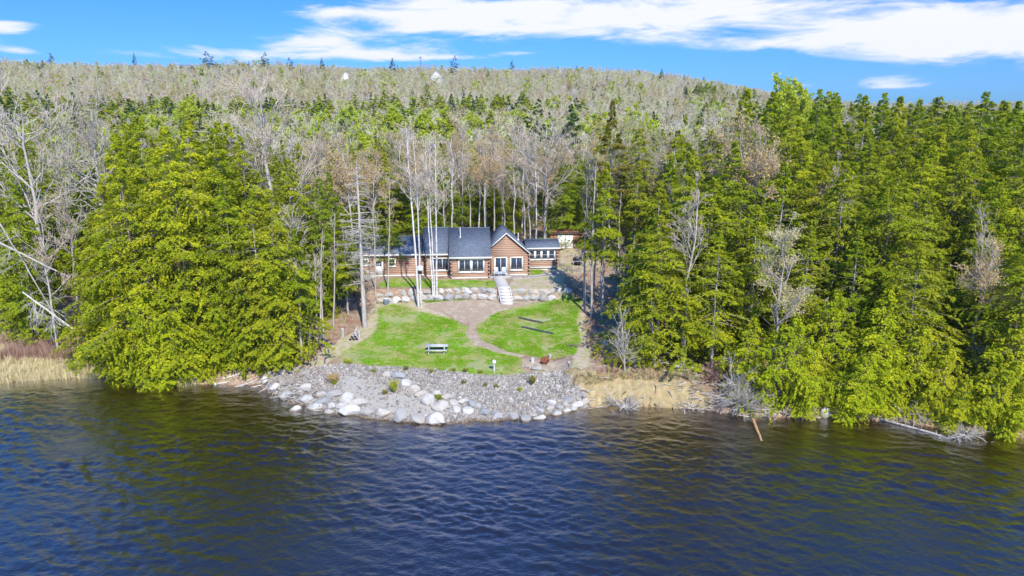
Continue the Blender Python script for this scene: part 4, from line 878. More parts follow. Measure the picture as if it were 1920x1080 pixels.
for kd, px, top, Yd, lab in R_HERO:
    lab = lab or RL[(px, top, kd)]
    hero(kd, px, top, Yd, lab, k=1 if kd == 'open' and px < 1300 else None, group=('cedars in the wood right of the lawn' if kd != 'dark' else 'hemlocks among the right hand cedars'), wf=.95 if px < 1200 else 1.12 if kd == 'open' else (1.08, 1.3, 1.18)[px % 3])
for (px, top, yb, k, lab, tl) in [(1465, 590, 778, 1, 'small bright cedar overhanging the water right of the dead branch tangle', (R_(16), 0)), (1605, 655, 792, 0, 'small bright cedar leaning out over the water right of the lone boulder', (R_(24), 0)), (1710, 620, 785, 1, 'bushy cedar on the bank between the leaning cedar and the sunken log', (R_(10), 0)),
        (1560, 560, 745, 1, 'bright young cedar up the bank behind the lone boulder', (0, 0)), (1655, 560, 760, 0, 'young cedar up the bank behind the leaning cedar', (0, 0)), (1225, 540, 655, 1, 'bright young cedar at the wood edge above the sand bank', (0, 0)), (1330, 560, 690, 1, 'young cedar with drooping boughs above the right end of the sand bank', (0, 0)), (1850, 655, 812, 1, 'drooping cedar hanging low over the water at the right edge', (R_(30), 0)), (1905, 680, 818, 0, 'low cedar boughs over the water at the far right', (R_(26), 0)), (1520, 660, 780, 0, 'low cedar filling the gap left of the lone boulder', (R_(12), 0)), (1655, 680, 792, 1, 'low cedar just right of the leaning one', (R_(14), 0)), (1760, 660, 800, 1, 'round low cedar on the bank behind the long sunken log', (R_(12), 0)), (1800, 720, 815, 0, 'lowest small cedar left of the drooping one', (R_(20), 0)), (1410, 610, 745, 0, 'small cedar behind the dead tangle', (R_(4), 0)), (1890, 600, 800, 1, 'tall bushy cedar at the right edge above the drooping boughs', (R_(8), 0))]:
    q = gpt(px, yb - 14); hh = (yb - top) / F * q[1] * 1.06; plant('small', q[0], q[1] + 1.2, hh, lab, k=k, wf=1.05, rz=0, tilt=tl)
L_HERO = [(208, 246, 81, 'full'), (238, 228, 85, 'full'), (412, 224, 83, 'full'), (446, 250, 81, 'full'), (262, 213, 80, 'full'), (300, 232, 73, 'full'), (348, 222, 80, 'full'), (395, 236, 77, 'full'), (428, 226, 86, 'full'), (225, 300, 70, 'full'), (190, 335, 76, 'full'), (222, 430, 67.5, 'full'), (178, 440, 74, 'full'), (325, 330, 67.5, 'full'), (418, 335, 70, 'full'), (470, 350, 69, 'full'),
 (500, 352, 68, 'full'), (548, 425, 70, 'open'), (270, 470, 65, 'full'), (370, 450, 65.5, 'full'), (590, 330, 84, 'dark'), (18, 320, 80, 'dark'), (-30, 300, 82, 'dark'), (615, 320, 92, 'dark'), (440, 470, 66, 'full'), (512, 480, 66.5, 'open'), (240, 250, 88, 'full'), (380, 260, 92, 'full'), (640, 380, 84, 'open'), (470, 260, 92, 'dark'), (560, 265, 96, 'full'),(730,400,97,'open'),(700,385,98,'dark')]
LL = rowlab(L_HERO, lambda t: (t[0], t[1], t[3]), [(0, 280, 'in the back row'), (280, 400, 'in the middle row'), (400, 600, 'in the low front row')], 'of the left clump')
for px, top, Yd, kd in L_HERO:
    Yd = max(Yd, 71.3 + (px % 7) * .25)
    hero(kd, px, top, Yd, LL[(px, top, kd)], 'cedars in the clump left of the lawn' if kd != 'dark' else 'hemlocks beside the left clump', wf=1.0 if kd == 'full' and px < 450 else .95)
for (px, top, yb, k, lab, tl) in [(300, 560, 738, 1, 'bright cedar leaning out over the water at the left clump front', (R_(20), 0)), (350, 600, 728, 0, 'small cedar beside the leaning one at the left clump front', (R_(14), 0)), (262, 610, 735, 0, 'leftmost small cedar hanging over the water', (R_(16), R_(-8))), (505, 545, 700, 1, 'bright young cedar at the left clump corner above the boulders', (R_(4), 0)), (430, 590, 715, 0, 'low cedar above the driftwood', (R_(8), 0)), (620, 590, 625, 0, 'small low cedar bush between the bare trunks left of the lawn', (0, 0))]:
    q = gpt(px, yb - 24); hh = (yb - top) / F * q[1] * 1.06; plant('small', q[0], q[1] + 1.0, hh, lab, k=k, wf=1.05, rz=0, tilt=tl)
# big bare trees
for (px, top, Yd, k, kd, lab, wf) in [(505, 190, 90, 0, 'broad', 'large pale bare tree rising behind the left cedar clump', 1.25), (1025, 238, 113, 1, 'broad', 'large symmetrical bare tree behind the house beside the shed', 1.1), (35, 195, 92, 1, 'broad', 'pale bare tree at the far left above dark hemlocks', 1.0), (172, 205, 98, 0, 'broad', 'pale crooked bare tree left of the cedar clump', .95),
      (420, 340, 84, 1, 'bare', 'small bare tree', .9)][:4]:
    hero(kd, px, top, Yd, lab, k=k, wf=wf)
for (px, top, Yd, k) in [(560, 330, 88, 1), (545, 380, 80, 0), (110, 330, 85, 2), (62, 400, 76, 1), (945, 300, 116, 2), (985, 320, 112, 1)]:
    hero('bare', px, top, Yd, 'slim pale bare tree at the wood edge', 'slim bare trees at the wood edges', k=k, wf=1.0)
for (px, top, Yd, k, lab) in [(650, 270, 96, 1, 'orange budding tree left of the house')]:
    hero('budding', px, top, Yd, lab, k=k)
# birch clumps on the lawn: trunks that start at the ground point and end at a pixel
def stem(px0, py0, px1, py1, r0, seed, label, group=None, lean_back=0.0, mat='birch', nlimb=14, n2=60, n3=260, n4=520, first=.55, spread=.16, wig=.012, name='birch_tree', cat='birch tree', pw=.8):
    q = gpt(px0, py0); top = atY(px1, py1, q[1] + lean_back); Ht = top[2] - q[2]; N = 16; s = np.linspace(0, 1, N); r = np.random.default_rng(seed)
    b = np.cumsum(r.normal(0, wig * Ht / 4, (N, 2)), 0) * (1 - s[:, None]) * s[:, None] * 3
    Pp = np.stack([(top[0] - q[0]) * s + b[:, 0], (top[1] - q[1]) * s + b[:, 1], s * Ht], 1); Pp[0, 2] = -.3
    TR = np.array([r0 * (1 - s) ** pw + .025]); V0, F0 = tube_batch(Pp[None], TR, 8); TL = np.array([Ht])
    P1, R1, L1 = grow(r, Pp[None], TR, TL, nlimb, first, .98, .7, spread, .18, .1, 6, .5, .022); V1, F1 = tube_batch(P1, R1, 4)
    P2, R2, L2 = grow(r, P1, R1, L1, n2, .1, 1, .7, .55, .12, .14, 4, .6, .018); V2, F2 = tube_batch(P2, R2, 3)
    P3, R3, L3 = grow(r, P2, R2, L2, n3, .1, 1, .6, .6, .08, .15, 3, .7, .014); V3, F3 = tube_batch(P3, R3, 3)
    P4, R4, L4 = grow(r, P3, R3, L3, n4, .1, 1, .6, .7, .08, .15, 3, .7, .012); V4, F4 = tube_batch(P4, R4, 3)
    t = thing(name, q, label, cat, group); obj('trunk', mesh_np('trunk', V0, F0, mat, True), t)
    obj('branches', mesh_np('branches', np.concatenate([V1, V2]), np.concatenate([F1, F2 + len(V1)]), mat), t)
    obj('twigs', mesh_np('twigs', np.concatenate([V3, V4]), np.concatenate([F3, F4 + len(V3)]), 'twig'), t); occupied.append((q[0], q[1])); return t
stem(785, 577, 762, 240, 0.137, 1, 'leftmost white birch trunk on the upper lawn, leaning left')
stem(790, 575, 775, 262, 0.108, 2, 'second white birch stem beside the leftmost one, in front of the bird house')
stem(812, 562, 797, 275, 0.086, 3, 'thin white birch stem, left of the right hand trio before the house')
stem(815, 562, 806, 270, 0.094, 4, 'middle stem of the birch trio in front of the house window')
stem(819, 563, 817, 262, 0.122, 5, 'thickest right hand stem of the birch trio in front of the house')
stem(727, 563, 731, 330, .10, 6, 'slim pale trunk left of the birches near the blue bin', mat='bark'); stem(704, 560, 702, 330, .08, 7, 'thin pale trunk before the house door', mat='bark')
for i, (a, b, c, d) in enumerate([(600, 646, 605, 430), (607, 640, 600, 470), (595, 650, 590, 480), (625, 620, 628, 400), (581, 665, 581, 610)]):
    stem(a, b, c, d, .09, 20 + i, 'slim pale trunk on the brown slope left of the lawn', 'slim trunks left of the lawn', mat='bark', nlimb=10, n2=30, n3=60, n4=90, first=.4, name='bare_tree', cat='bare tree')
for i, (a, b, c, d) in enumerate([(1096, 585, 1102, 330), (1109, 597, 1118, 300), (1127, 562, 1130, 330), (1158, 580, 1165, 360), (1445, 640, 1448, 520), (1228, 688, 1222, 560), (1282, 692, 1290, 540), (1345, 610, 1350, 470), (1540, 700, 1548, 560)]):
    stem(a, b, c, d, .13 if i < 2 else .1, 40 + i, 'grey trunk at the shaded edge of the right hand wood', 'grey trunks at the edge of the right hand wood', mat='bark', nlimb=16, n2=40, n3=60, n4=60, first=.3, name='bare_tree', cat='bare tree', spread=.12)
stem(1822, 640, 1838, 395, .11, 70, 'crooked pale bare trunk standing in front of the cedars at the right', mat='dead', nlimb=34, n2=120, n3=200, n4=300, first=.15, name='bare_tree', cat='bare tree', wig=.03)
stem(1172, 700, 1165, 590, .06, 71, 'small bare sapling above the sand bank', mat='bark', nlimb=26, n2=80, n3=120, n4=120, first=.15, name='bare_tree', cat='bare tree', spread=.4)
stem(605, 478, 586, 422, .16, 72, 'broken leaning snag at the right side of the left clump', mat='birch', nlimb=3, n2=4, n3=4, n4=4, name='bare_tree', cat='bare tree', pw=.2)
# dead grey spruce left of the house
def dead_spruce(px0, py0, px1, py1, label):
    q = gpt(px0, py0); top = atY(px1, py1, q[1]); Ht = top[2] - q[2]; r = np.random.default_rng(5); N = 14; s = np.linspace(0, 1, N)
    Pp = np.stack([(top[0] - q[0]) * s, 0 * s, s * Ht], 1); Pp[0, 2] = -.3; TR = np.array([.27 * (1 - s) ** .7 + .03]); V0, F0 = tube_batch(Pp[None], TR, 9)
    nb = 130; t = r.uniform(.22, 1.0, nb) ** .85; a = r.uniform(0, 6.28, nb); L = (2.9 * np.minimum(1, (1 - t) / .55) ** .8 + .4) * r.uniform(.5, 1.1, nb); rr = L[:, None] * np.linspace(0, 1, 6)[None]
    c = np.interp(t, s, Pp[:, 0]); BP = np.stack([c[:, None] + np.cos(a)[:, None] * rr, np.sin(a)[:, None] * rr, (t * Ht)[:, None] + rr * r.normal(-.05, .12, nb)[:, None] - .06 * rr ** 2 + .018 * rr ** 3], -1)
    BR = (.02 + .012 * L)[:, None] * np.linspace(1, .3, 6)[None]; V1, F1 = tube_batch(BP, BR, 4)
    P2, R2, L2 = grow(r, BP, BR, L, 900, .2, 1, .9, .30, -.04, .1, 4, .5, .016); V2, F2 = tube_batch(P2, R2, 3)
    P3, R3, L3 = grow(r, P2, R2, L2, 1500, .1, 1, .9, .5, -.05, .1, 3, .6, .012); V3, F3 = tube_batch(P3, R3, 3)
    t_ = thing('dead_spruce', q, label, 'dead tree'); obj('trunk', mesh_np('trunk', V0, F0, 'dead', True), t_); obj('branches', mesh_np('branches', V1, F1, 'dead'), t_)
    obj('twigs', mesh_np('twigs', np.concatenate([V2, V3]), np.concatenate([F2, F3 + len(V2)]), 'dead'), t_)
dead_spruce(684, 614, 668, 300, 'large grey dead spruce with many bare level branches left of the lawn')
occupied.append((-15, 77))
# the pair of pines and the lime green maples in the middle distance
for (px, top, Yd, k, kd, lab, wf) in [(1012, 186, 185, 0, 'pine', 'left one of the two dark bushy pines beyond the house', 1.0), (1072, 194, 175, 1, 'pine', 'right one of the two dark bushy pines beyond the house', 1.0), (385, 96, 700, 0, 'pine', 'broad topped pine on the ridge at the left', 1.7), (735, 108, 690, 1, 'pine', 'lone dark pine on the ridge above the white gabled houses', 1.1), (603, 108, 700, 1, 'pine', 'slim dark pine on the ridge left of the white gabled house', .9), (94, 99, 720, 1, 'pine', 'pointed pine on the ridge near the left edge', 1.1), (250, 98, 720, 1, 'pine', 'thin tall pine on the ridge', .7), (497, 97, 710, 0, 'pine', 'bushy pine on the ridge right of the broad topped one', 1.1), (541, 107, 700, 0, 'pine', 'layered pine on the ridge beside the bushy one', 1.2), (853, 104, 700, 0, 'pine', 'dark pine on the ridge right of the second white house', 1.1), (960, 112, 740, 1, 'pine', 'small pine on the crest of the middle ridge', .9), (1241, 128, 660, 1, 'pine', 'single dark pine on the falling right ridge', .9)]:
    hero(kd, px, top, Yd, lab, k=k, wf=wf)
for (px, top, Yd) in [(352, 196, 240), (738, 207, 250), (655, 212, 230), (795, 220, 220), (600, 236, 190), (1470, 172, 190), (1500, 178, 200), (1210, 235, 180), (300, 240, 170), (1290, 262, 150), (690, 225, 235), (880, 222, 230)]:
    hero('lime', px, top, Yd, 'rounded tree in fresh lime green leaf among the bare trees', 'lime green trees beyond the house', wf=1.15)
for (px, top, Yd, k) in [(1400, 238, 86, 1), (1425, 246, 84, 1), (700, 290, 112, 1), (735, 255, 130, 0), (860, 240, 140, 1), (1330, 255, 100, 0), (1180, 235, 120, 0), (1240, 260, 110, 0), (640, 300, 100, 1),(930,240,138,1)]:
    hero('budding', px, top, Yd, 'bare tree hazed with orange or olive spring buds', 'budding trees', k=k, wf=1.2)

# white and grey trunks behind the house
for i in range(18):
    px = 830 + i * 16.5 + random.uniform(-5, 5)
    if 1008 < px < 1100: continue
    Yd = random.uniform(110, 126); hero('birch' if random.random() < .55 else 'bare', px, random.uniform(235, 320), Yd, 'tall pale trunk in the row of trees close behind the house', 'pale trunks behind the house', wf=1.0)
# ------------------------------------------------------------------ forest beyond: jittered grid
def in_clear(x, y):
    s = y - shoreY(x)
    a = (x > -21) & (x < 8.8) & (y < 101); b = (x > -20.5) & (x < 14.5) & (y > 92) & (y < 109.5); c = (x < -31.5) & (s < 24); d = s < 3
    e = (x > -26) & (x < -18) & (s < 20); g = ((x >= 8.5) & (x < 15.5) & (y < 84)) | ((x > 5) & (x < 18) & (y > 82) & (y < 112))
    return a | b | c | d | e | g
cand = []
def ring(y0, y1, sp):
    ys = np.arange(y0, y1, sp)
    for yy in ys:
        half = yy * .74 * 1.12 + 14
        xs = np.arange(-half, half, sp); x = xs + rng.uniform(-.42, .42, len(xs)) * sp; y = yy + rng.uniform(-.42, .42, len(xs)) * sp
        cand.append(np.stack([x, y], 1))
ring(64, 130, 5.0); ring(130, 200, 5.2); ring(200, 300, 6.0); ring(300, 430, 6.6); ring(430, 860, 7.8)
C = np.concatenate(cand); C = C[~in_clear(C[:, 0], C[:, 1])]
oc = np.array(occupied)
dmin = np.array([np.min(np.hypot(oc[:, 0] - a, oc[:, 1] - b)) for a, b in C]); C = C[(dmin > 2.6) | (C[:, 1] > 140)]
rho = np.hypot(C[:, 0], C[:, 1]); pxs = 960 + F * C[:, 0] / (C[:, 1] * cp + 5)
cl = vnoise(C[:, 0] / 26, C[:, 1] / 20, 41); cl2 = vnoise(C[:, 0] / 70, C[:, 1] / 45, 43); rd = rng.random(len(C))
kinds = np.empty(len(C), object)
right = (C[:, 0] > 8) & (C[:, 1] < 150) & (pxs > 1120); left = (pxs < 620) & (C[:, 1] < 118)
for i in range(len(C)):
    q, a, b, y = rd[i], cl[i], cl2[i], C[i, 1]
    if right[i]:
        pc = .9 if pxs[i] > 1380 or y < 90 else .35; kinds[i] = ('full' if q < pc * .68 else 'open' if q < pc * .78 else 'dark' if q < pc else ('bare' if q < pc + .6 * (1 - pc) else 'budding'))
    elif left[i]: kinds[i] = 'full' if q < .40 else 'dark' if q < .72 else 'open' if q < .86 else 'bare' if q < .93 else 'budding'
    elif y < 150: kinds[i] = ('dark' if q < .42 else 'full' if q < .70 else 'bare' if q < .80 else 'birch' if q < .86 else 'lime' if q < .89 and not 700 < pxs[i] < 1100 else 'budding') if y > 128 or q > .0 else 'dark'
    elif y < 300:
        pc = .20 + .45 * (a > .62) + .28 * (pxs[i] < 420) + .3 * (pxs[i] > 1350); kinds[i] = 'farcon' if q < pc else ('farlime' if q > .88 else 'farbud' if q > .66 else 'farbare')
    elif rho[i] < 425:
        pc = (.62 if pxs[i] < 560 else .34 if pxs[i] < 1000 else .10) * (.25 + 1.3 * a)
        if y < 335: pc *= .35
        kinds[i] = 'farcon' if q < pc else ('farlime' if q > .92 else 'farbud' if q > .72 else 'farbare')
    else:
        pc = .022 + .12 * ((b > .72) & (a > .5)) + .10 * ((rho[i] > 690) & (pxs[i] < 640)) + .5 * ((pxs[i] > 1275) & (pxs[i] < 1420) & (rho[i] > 520) & (rho[i] < 600)); kinds[i] = 'farcon' if q < pc else ('farlime' if q > .97 else 'farbud' if q > .62 else 'farbare')
GP = {'lime': 'lime green leafing trees', 'full': 'yellow green cedars', 'open': 'open cedars', 'dark': 'dark green hemlocks', 'bare': 'slim bare grey trees', 'birch': 'pale trunked birches', 'budding': 'trees hazed with spring buds'}
hts = {'lime': (12, 15), 'full': (15, 21), 'open': (16, 22), 'dark': (13, 19), 'bare': (14, 19), 'birch': (15, 19), 'budding': (12, 17)}
order = np.argsort(C[:, 1]); count = {}
far_rows = {'farcon': [], 'farlime': [], 'farbud': [], 'farbare': []}
for i in order:
    k = kinds[i]; x, y = C[i]
    if k in hts:
        lo_, hi_ = hts[k]; hgt = random.uniform(lo_, hi_)
        if 100 < y < 150 and not right[i]: hgt *= .82 if k in ('dark', 'full') else 1.0
        if right[i] and y > 105: hgt *= 1.08
        zone = 'right' if right[i] else 'left' if left[i] else 'back'
        wh = {'right': 'deep in the dense wood right of the lawn', 'left': 'in the wood left of the house', 'back': 'in the woods behind the house'}[zone]
        ds = {'full': 'yellow green cedar', 'lime': 'lime green leafing tree', 'open': 'open cedar', 'dark': 'dark green hemlock', 'bare': 'slim bare grey tree', 'birch': 'pale trunked birch', 'budding': 'tree hazed with spring buds'}[k]
        cat_ = NAMES[k][0]; count[cat_] = count.get(cat_, 0) + 1
        if count[cat_] > 290: far_rows['farcon' if k in ('full', 'open', 'dark') else 'farbare'].append((x, y, hgt)); continue
        plant(k, x, y, hgt * (random.uniform(.8, 1.08) if right[i] else 1), ds + ' ' + wh, GP[k] + ' ' + wh, wf=random.uniform(1.05, 1.3) if right[i] and k in ('full', 'open', 'dark') else random.uniform(.95, 1.15))
    else:
        rh = math.hypot(x, y); base = {'farcon': (13, 18) if 300 < rh < 425 else (9, 14), 'farlime': (10, 13), 'farbud': (9, 12.5), 'farbare': (9, 12.5) if rh > 190 else (12, 16)}[k]; far_rows[k].append((x, y, random.uniform(*base)))
MERG = {k: [merged(p, {'farcon': 'conifer_tree', 'farlime': 'leafing_tree', 'farbud': 'budding_tree', 'farbare': 'bare_tree'}[k]) for p in P[k]] for k in far_rows}
info = {'farcon': ('conifer_tree', 'conifer', 'dark conifer in the belt of evergreens beyond the near woods', 'conifers beyond the near woods', 'far_conifers', 'scattered dark evergreens far off on the slope'),
        'farlime': ('leafing_tree', 'leafing tree', 'small lime green tree among the grey woods far behind', 'lime green trees in the far woods', 'far_green_trees', 'lime green trees far off'),
        'farbud': ('budding_tree', 'budding tree', 'budding tree of the middle distance with an olive or orange haze', 'budding trees of the middle distance', 'far_budding_trees', 'olive budding trees far off on the slope'),
        'farbare': ('bare_tree', 'bare tree', 'leafless grey tree of the middle distance woods beyond the house', 'bare trees of the middle distance', 'hillside_forest', 'leafless grey and pinkish forest covering the hillside')}
for k, rows in far_rows.items():
    rows.sort(key=lambda t: t[1]); nmx, cat_, lab, grp, sname, slab = info[k]; left_over = []
    used_n = sum(1 for o in COL.objects if o.name.split('.')[0] == nmx); cap = 295 - used_n
    for j, (x, y, hgt) in enumerate(rows):
        if j < cap and y < 420:
            pi_ = random.randrange(len(P[k])); s_ = hgt / P[k][pi_]['H']; o = obj(nmx, MERG[k][pi_], None, (x, y, Hs(x, y) - .2), (0, 0, random.uniform(0, 6.28))); w_ = s_ * random.uniform(.85, 1.25); o.scale = (w_, w_, s_); tag(o, lab, cat_, grp)
        else: left_over.append((x, y, hgt))
    if left_over:
        A = np.array(left_over); n = len(A); pi_ = rng.integers(0, len(P[k]), n); s_ = A[:, 2] / np.array([p['H'] for p in P[k]])[pi_]; w_ = s_ * rng.uniform(1.0, 1.45, n)
        scatter(sname, MERG[k], np.stack([A[:, 0], A[:, 1], H(A[:, 0], A[:, 1]) - .3], 1), pi_, np.stack([np.zeros(n), np.zeros(n), rng.uniform(0, 6.28, n)], 1), np.stack([w_, w_, s_], 1), label=slab)

# ------------------------------------------------------------------ things about the yard
def bx(bm, cx, cy, cz, sx, sy, sz): return bm.box(cx - sx / 2, cx + sx / 2, cy - sy / 2, cy + sy / 2, cz - sz / 2, cz + sz / 2)
# picnic table
q = gpt(819, 661); q = (q[0], q[1] + .2, q[2]); tb = thing('picnic_table', q, 'grey weathered picnic table with attached benches on the lawn', 'picnic table', None, R_(-1))
LT = 2.35
m_ = MB(); m_.box(-LT / 2, LT / 2, -.065, .065, 0, .045); pl = m_.mesh('plank', 'tablewood')
for i in range(5): obj('plank', pl, tb, (0, -.30 + i * .15, .74))
m_ = MB(); m_.box(-LT / 2, LT / 2, -.13, .13, 0, .045); bl = m_.mesh('bench_board', 'tablewood')
for s_ in (-1, 1): obj('bench_board', bl, tb, (0, s_ * .72, .43))
for s_ in (-1, 1):
    for t_ in (-1, 1): m_ = MB(); m_.tube([(s_ * .85, t_ * .30, .73), (s_ * .85, t_ * .62, -.03)], [.055, .055], 4); obj('leg', m_.mesh('leg', 'tablewood'), tb)
    m_ = MB(); m_.box(s_ * .85 - .03, s_ * .85 + .03, -.84, .84, .34, .43); obj('bench_rail', m_.mesh('bench_rail', 'tablewood'), tb)
    m_ = MB(); m_.box(s_ * .85 - .03, s_ * .85 + .03, -.36, .36, .66, .735); obj('top_rail', m_.mesh('top_rail', 'tablewood'), tb)
# two adirondack chairs on the terrace
def adirondack(px, py, label, rz):
    u_ = UZ(px, 505, VG - .95)[0]; q = hworld(u_, VG - .95); q = (q[0], q[1], Hs(q[0], q[1]) + .12); t = thing('adirondack_chair', q, label, 'chair', 'pale adirondack chairs before the sliding door', rz)
    for i in range(5):
        x = -.24 + i * .12; h = .78 + .12 * math.cos(x * 4.2); m_ = MB(); m_.prism([(.18, .26), (.50, .26 + h), (.52, .26 + h), (.21, .25)], 'x', x - .052, x + .052); obj('back_slat', m_.mesh('back_slat', 'chair'), t)
    for i in range(5): m_ = MB(); y = -.33 + i * .115; m_.box(-.28, .28, y - .05, y + .05, .36 - (y + .33) * .22, .385 - (y + .33) * .22); obj('seat_slat', m_.mesh('seat_slat', 'chair'), t)
    for s_ in (-1, 1):
        m_ = MB(); m_.box(s_ * .37 - .07, s_ * .37 + .07, -.42, .34, .54, .565); obj('arm', m_.mesh('arm', 'chair'), t)
        m_ = MB(); m_.box(s_ * .33 - .03, s_ * .33 + .03, -.38, -.30, 0, .54); obj('leg', m_.mesh('leg', 'chair'), t)
        m_ = MB(); m_.prism([(-.36, .24), (-.36, .36), (.55, .12), (.62, 0), (.50, 0)], 'x', s_ * .29 - .015, s_ * .29 + .015); obj('leg', m_.mesh('leg', 'chair'), t)
adirondack(930.5, 515, 'left one of the two pale blue grey slatted lawn chairs before the sliding door', R_(6)); adirondack(944, 515.5, 'right one of the two pale blue grey slatted lawn chairs before the sliding door', R_(-4))
u_ = UZ(937.5, 505, VG - .7)[0]; q = hworld(u_, VG - .7); q = (q[0], q[1], Hs(q[0], q[1]) + .12); pt_ = thing('patio_slab', (q[0], q[1], Hs(q[0], q[1])), 'low pale stone slab under the two lawn chairs', 'patio', None, TH); m_ = MB(); m_.box(-1.5, 1.5, -1.05, .5, -.2, .12); obj('slab', m_.mesh('slab', 'flag'), pt_)
t = thing('side_table', q, 'small white side table between the two lawn chairs', 'side table'); m_ = MB(); m_.box(-.22, .22, -.2, .2, .44, .48); obj('tabletop', m_.mesh('tabletop', 'white'), t)
for a in (-1, 1):
    for b in (-1, 1): m_ = MB(); m_.box(a * .17 - .025, a * .17 + .025, b * .15 - .025, b * .15 + .025, 0, .44); obj('leg', m_.mesh('leg', 'white'), t)
# boardwalk stair through the wall
A = gpt(951.5, 559); B = gpt(933, 526); YS = 86.3; zA, zB = Hs(A[0], YS), Hs(B[0], B[1])
t = thing('garden_stairs', (A[0], YS, zA), 'pale board stairs climbing through the gap in the boulder wall', 'stairs'); nst = 6
yT, xT = 1.75, (B[0] - A[0]) * .35
for i in range(nst):
    f = i / (nst - 1); m_ = MB(); w_ = .72; y0 = f * yT; m_.box(-w_, w_, y0, y0 + .44, -.34, .12); obj('tread', m_.mesh('tread', 'step'), t, (xT * f, 0, .10 + f * (zB - zA + .1)))
for s_ in (-1, 1):
    m_ = MB(); m_.tube([(s_ * .78, -.05, .12), (s_ * .78 + xT, yT + .4, zB - zA + .32)], [.075, .075], 4); obj('stringer', m_.mesh('stringer', 'step'), t)
wk = thing('boardwalk', (A[0] + xT, YS + yT + .42, zB), 'short pale boardwalk between the stairs and the lawn chairs', 'walkway'); n = 17; dx = B[0] + .1 - (A[0] + xT)
L_ = 94.6 - (YS + yT + .42)
for i in range(n): m_ = MB(); y0 = i * L_ / n; m_.box(-.78, .78, y0, y0 + L_ / n - .02, .0, .14); obj('plank', m_.mesh('plank', 'step'), wk, (dx * i / n * 1.0, 0, Hs(wk.location[0] + dx * i / n, wk.location[1] + y0 + .2) - zB))
# flagstone path along the gable and to the back
fg = thing('flagstone_path', gpt(985, 519), 'irregular flagstones running from the chairs along the log wall', 'path'); f0 = fg.location.copy(); fme = []
for k in range(5):
    r = np.random.default_rng(400 + k); nn = 7; a = np.sort(r.uniform(0, 6.28, nn)); m_ = MB(); m_.prism([(math.cos(z) * .42 * r.uniform(.8, 1.1), math.sin(z) * .34 * r.uniform(.8, 1.1)) for z in np.linspace(0, 6.28, nn + 1)[:-1]], 'z', 0, .06); fme.append(m_.mesh('flagstone', 'flag'))
for i in range(44):
    px = 948 + (i // 2) * 4.6 + random.uniform(-1, 1); py = np.interp(px, (945, 1000, 1050), (519, 518.5, 512)) + (2.6 if i % 2 else -1.2); w = gpt(px, py); obj('flagstone', fme[i % 5], fg, (w[0] - f0[0], w[1] - f0[1], w[2] - f0[2] + .005 + .003 * (i % 3)), (0, 0, random.uniform(-.4, .4)))
# blue bin
q = gpt(724, 571); t = thing('storage_bin', q, 'slate blue barrel beside the boulder wall left of the birches', 'barrel'); m_ = MB(); m_.tube([(0, 0, 0), (0, 0, .1), (0, 0, .45), (0, 0, .78)], [.27, .31, .33, .29], 14); obj('body', m_.mesh('body', 'bin'), t)
m_ = MB(); m_.tube([(0, 0, .775), (0, 0, .80), (0, 0, .86), (0, 0, .865)], [.33, .335, .28, .01], 14); obj('lid', m_.mesh('lid', 'tablewood'), t)
# bird house box between the birch stems
q = gpt(788, 575); zc = atY(788, 504, q[1] + .1); t = thing('bird_house', (zc[0], q[1] - .15, zc[2] - .45), 'white louvred bird house box fixed between the two left birch stems', 'bird house')
m_ = MB(); m_.box(-.34, .34, -.15, .15, .28, .74); obj('box', m_.mesh('box', 'white'), t)
for i in range(4): m_ = MB(); m_.box(-.30, .30, -.18, -.155, .34 + i * .095, .38 + i * .095); obj('slat', m_.mesh('slat', 'trim'), t)
m_ = MB(); m_.prism([(-.40, .76), (.40, .76), (.40, .80), (0, .92), (-.40, .80)], 'y', -.2, .2); obj('roof', m_.mesh('roof', 'white'), t)
m_ = MB(); m_.box(-.20, .20, -.14, .12, -.12, .278); obj('lower_box', m_.mesh('lower_box', 'black'), t)
# long dark dock pipes lying on the right lawn
for (a, b, c, d, lab) in [(973, 597, 1018, 607, 'upper one of two long dark metal dock rails lying on the right lawn'), (978, 614, 1037, 627, 'lower one of two long dark metal dock rails lying on the right lawn')]:
    A, B = gpt(a, b), gpt(c, d); t = thing('dock_rail', A, lab, 'metal rail', 'dark dock rails on the lawn'); D = B - A; pr = np.array([-D[1], D[0], 0]) / np.hypot(D[0], D[1]) * .14
    for s_ in (-1, 1): m_ = MB(); m_.tube([pr * s_ + [0, 0, .13], pr * s_ + D * .5 + [0, 0, .13], D + pr * s_ + [0, 0, .13]], [.05] * 3, 5); obj('rail', m_.mesh('rail', 'darkmetal'), t)
    for f in np.linspace(.03, .97, 9): m_ = MB(); m_.tube([D * f - pr + [0, 0, .1], D * f + pr + [0, 0, .1]], [.03, .03], 4); obj('rung', m_.mesh('rung', 'darkmetal'), t)
# thin pale frame beside the rails
A = gpt(1000, 603); t = thing('pole_bundle', A, 'thin pale rods scattered beside the dock rails', 'rods')
for k, (a, b, c, d) in enumerate([(985, 600, 1032, 601), (1005, 606, 1034, 599), (1020, 621, 1040, 615)]):
    P0, P1 = gpt(a, b) - A, gpt(c, d) - A; m_ = MB(); m_.tube([P0 + [0, 0, .05], P1 + [0, 0, .06]], [.02, .02], 5); obj('rod', m_.mesh('rod', 'tablewood'), t)
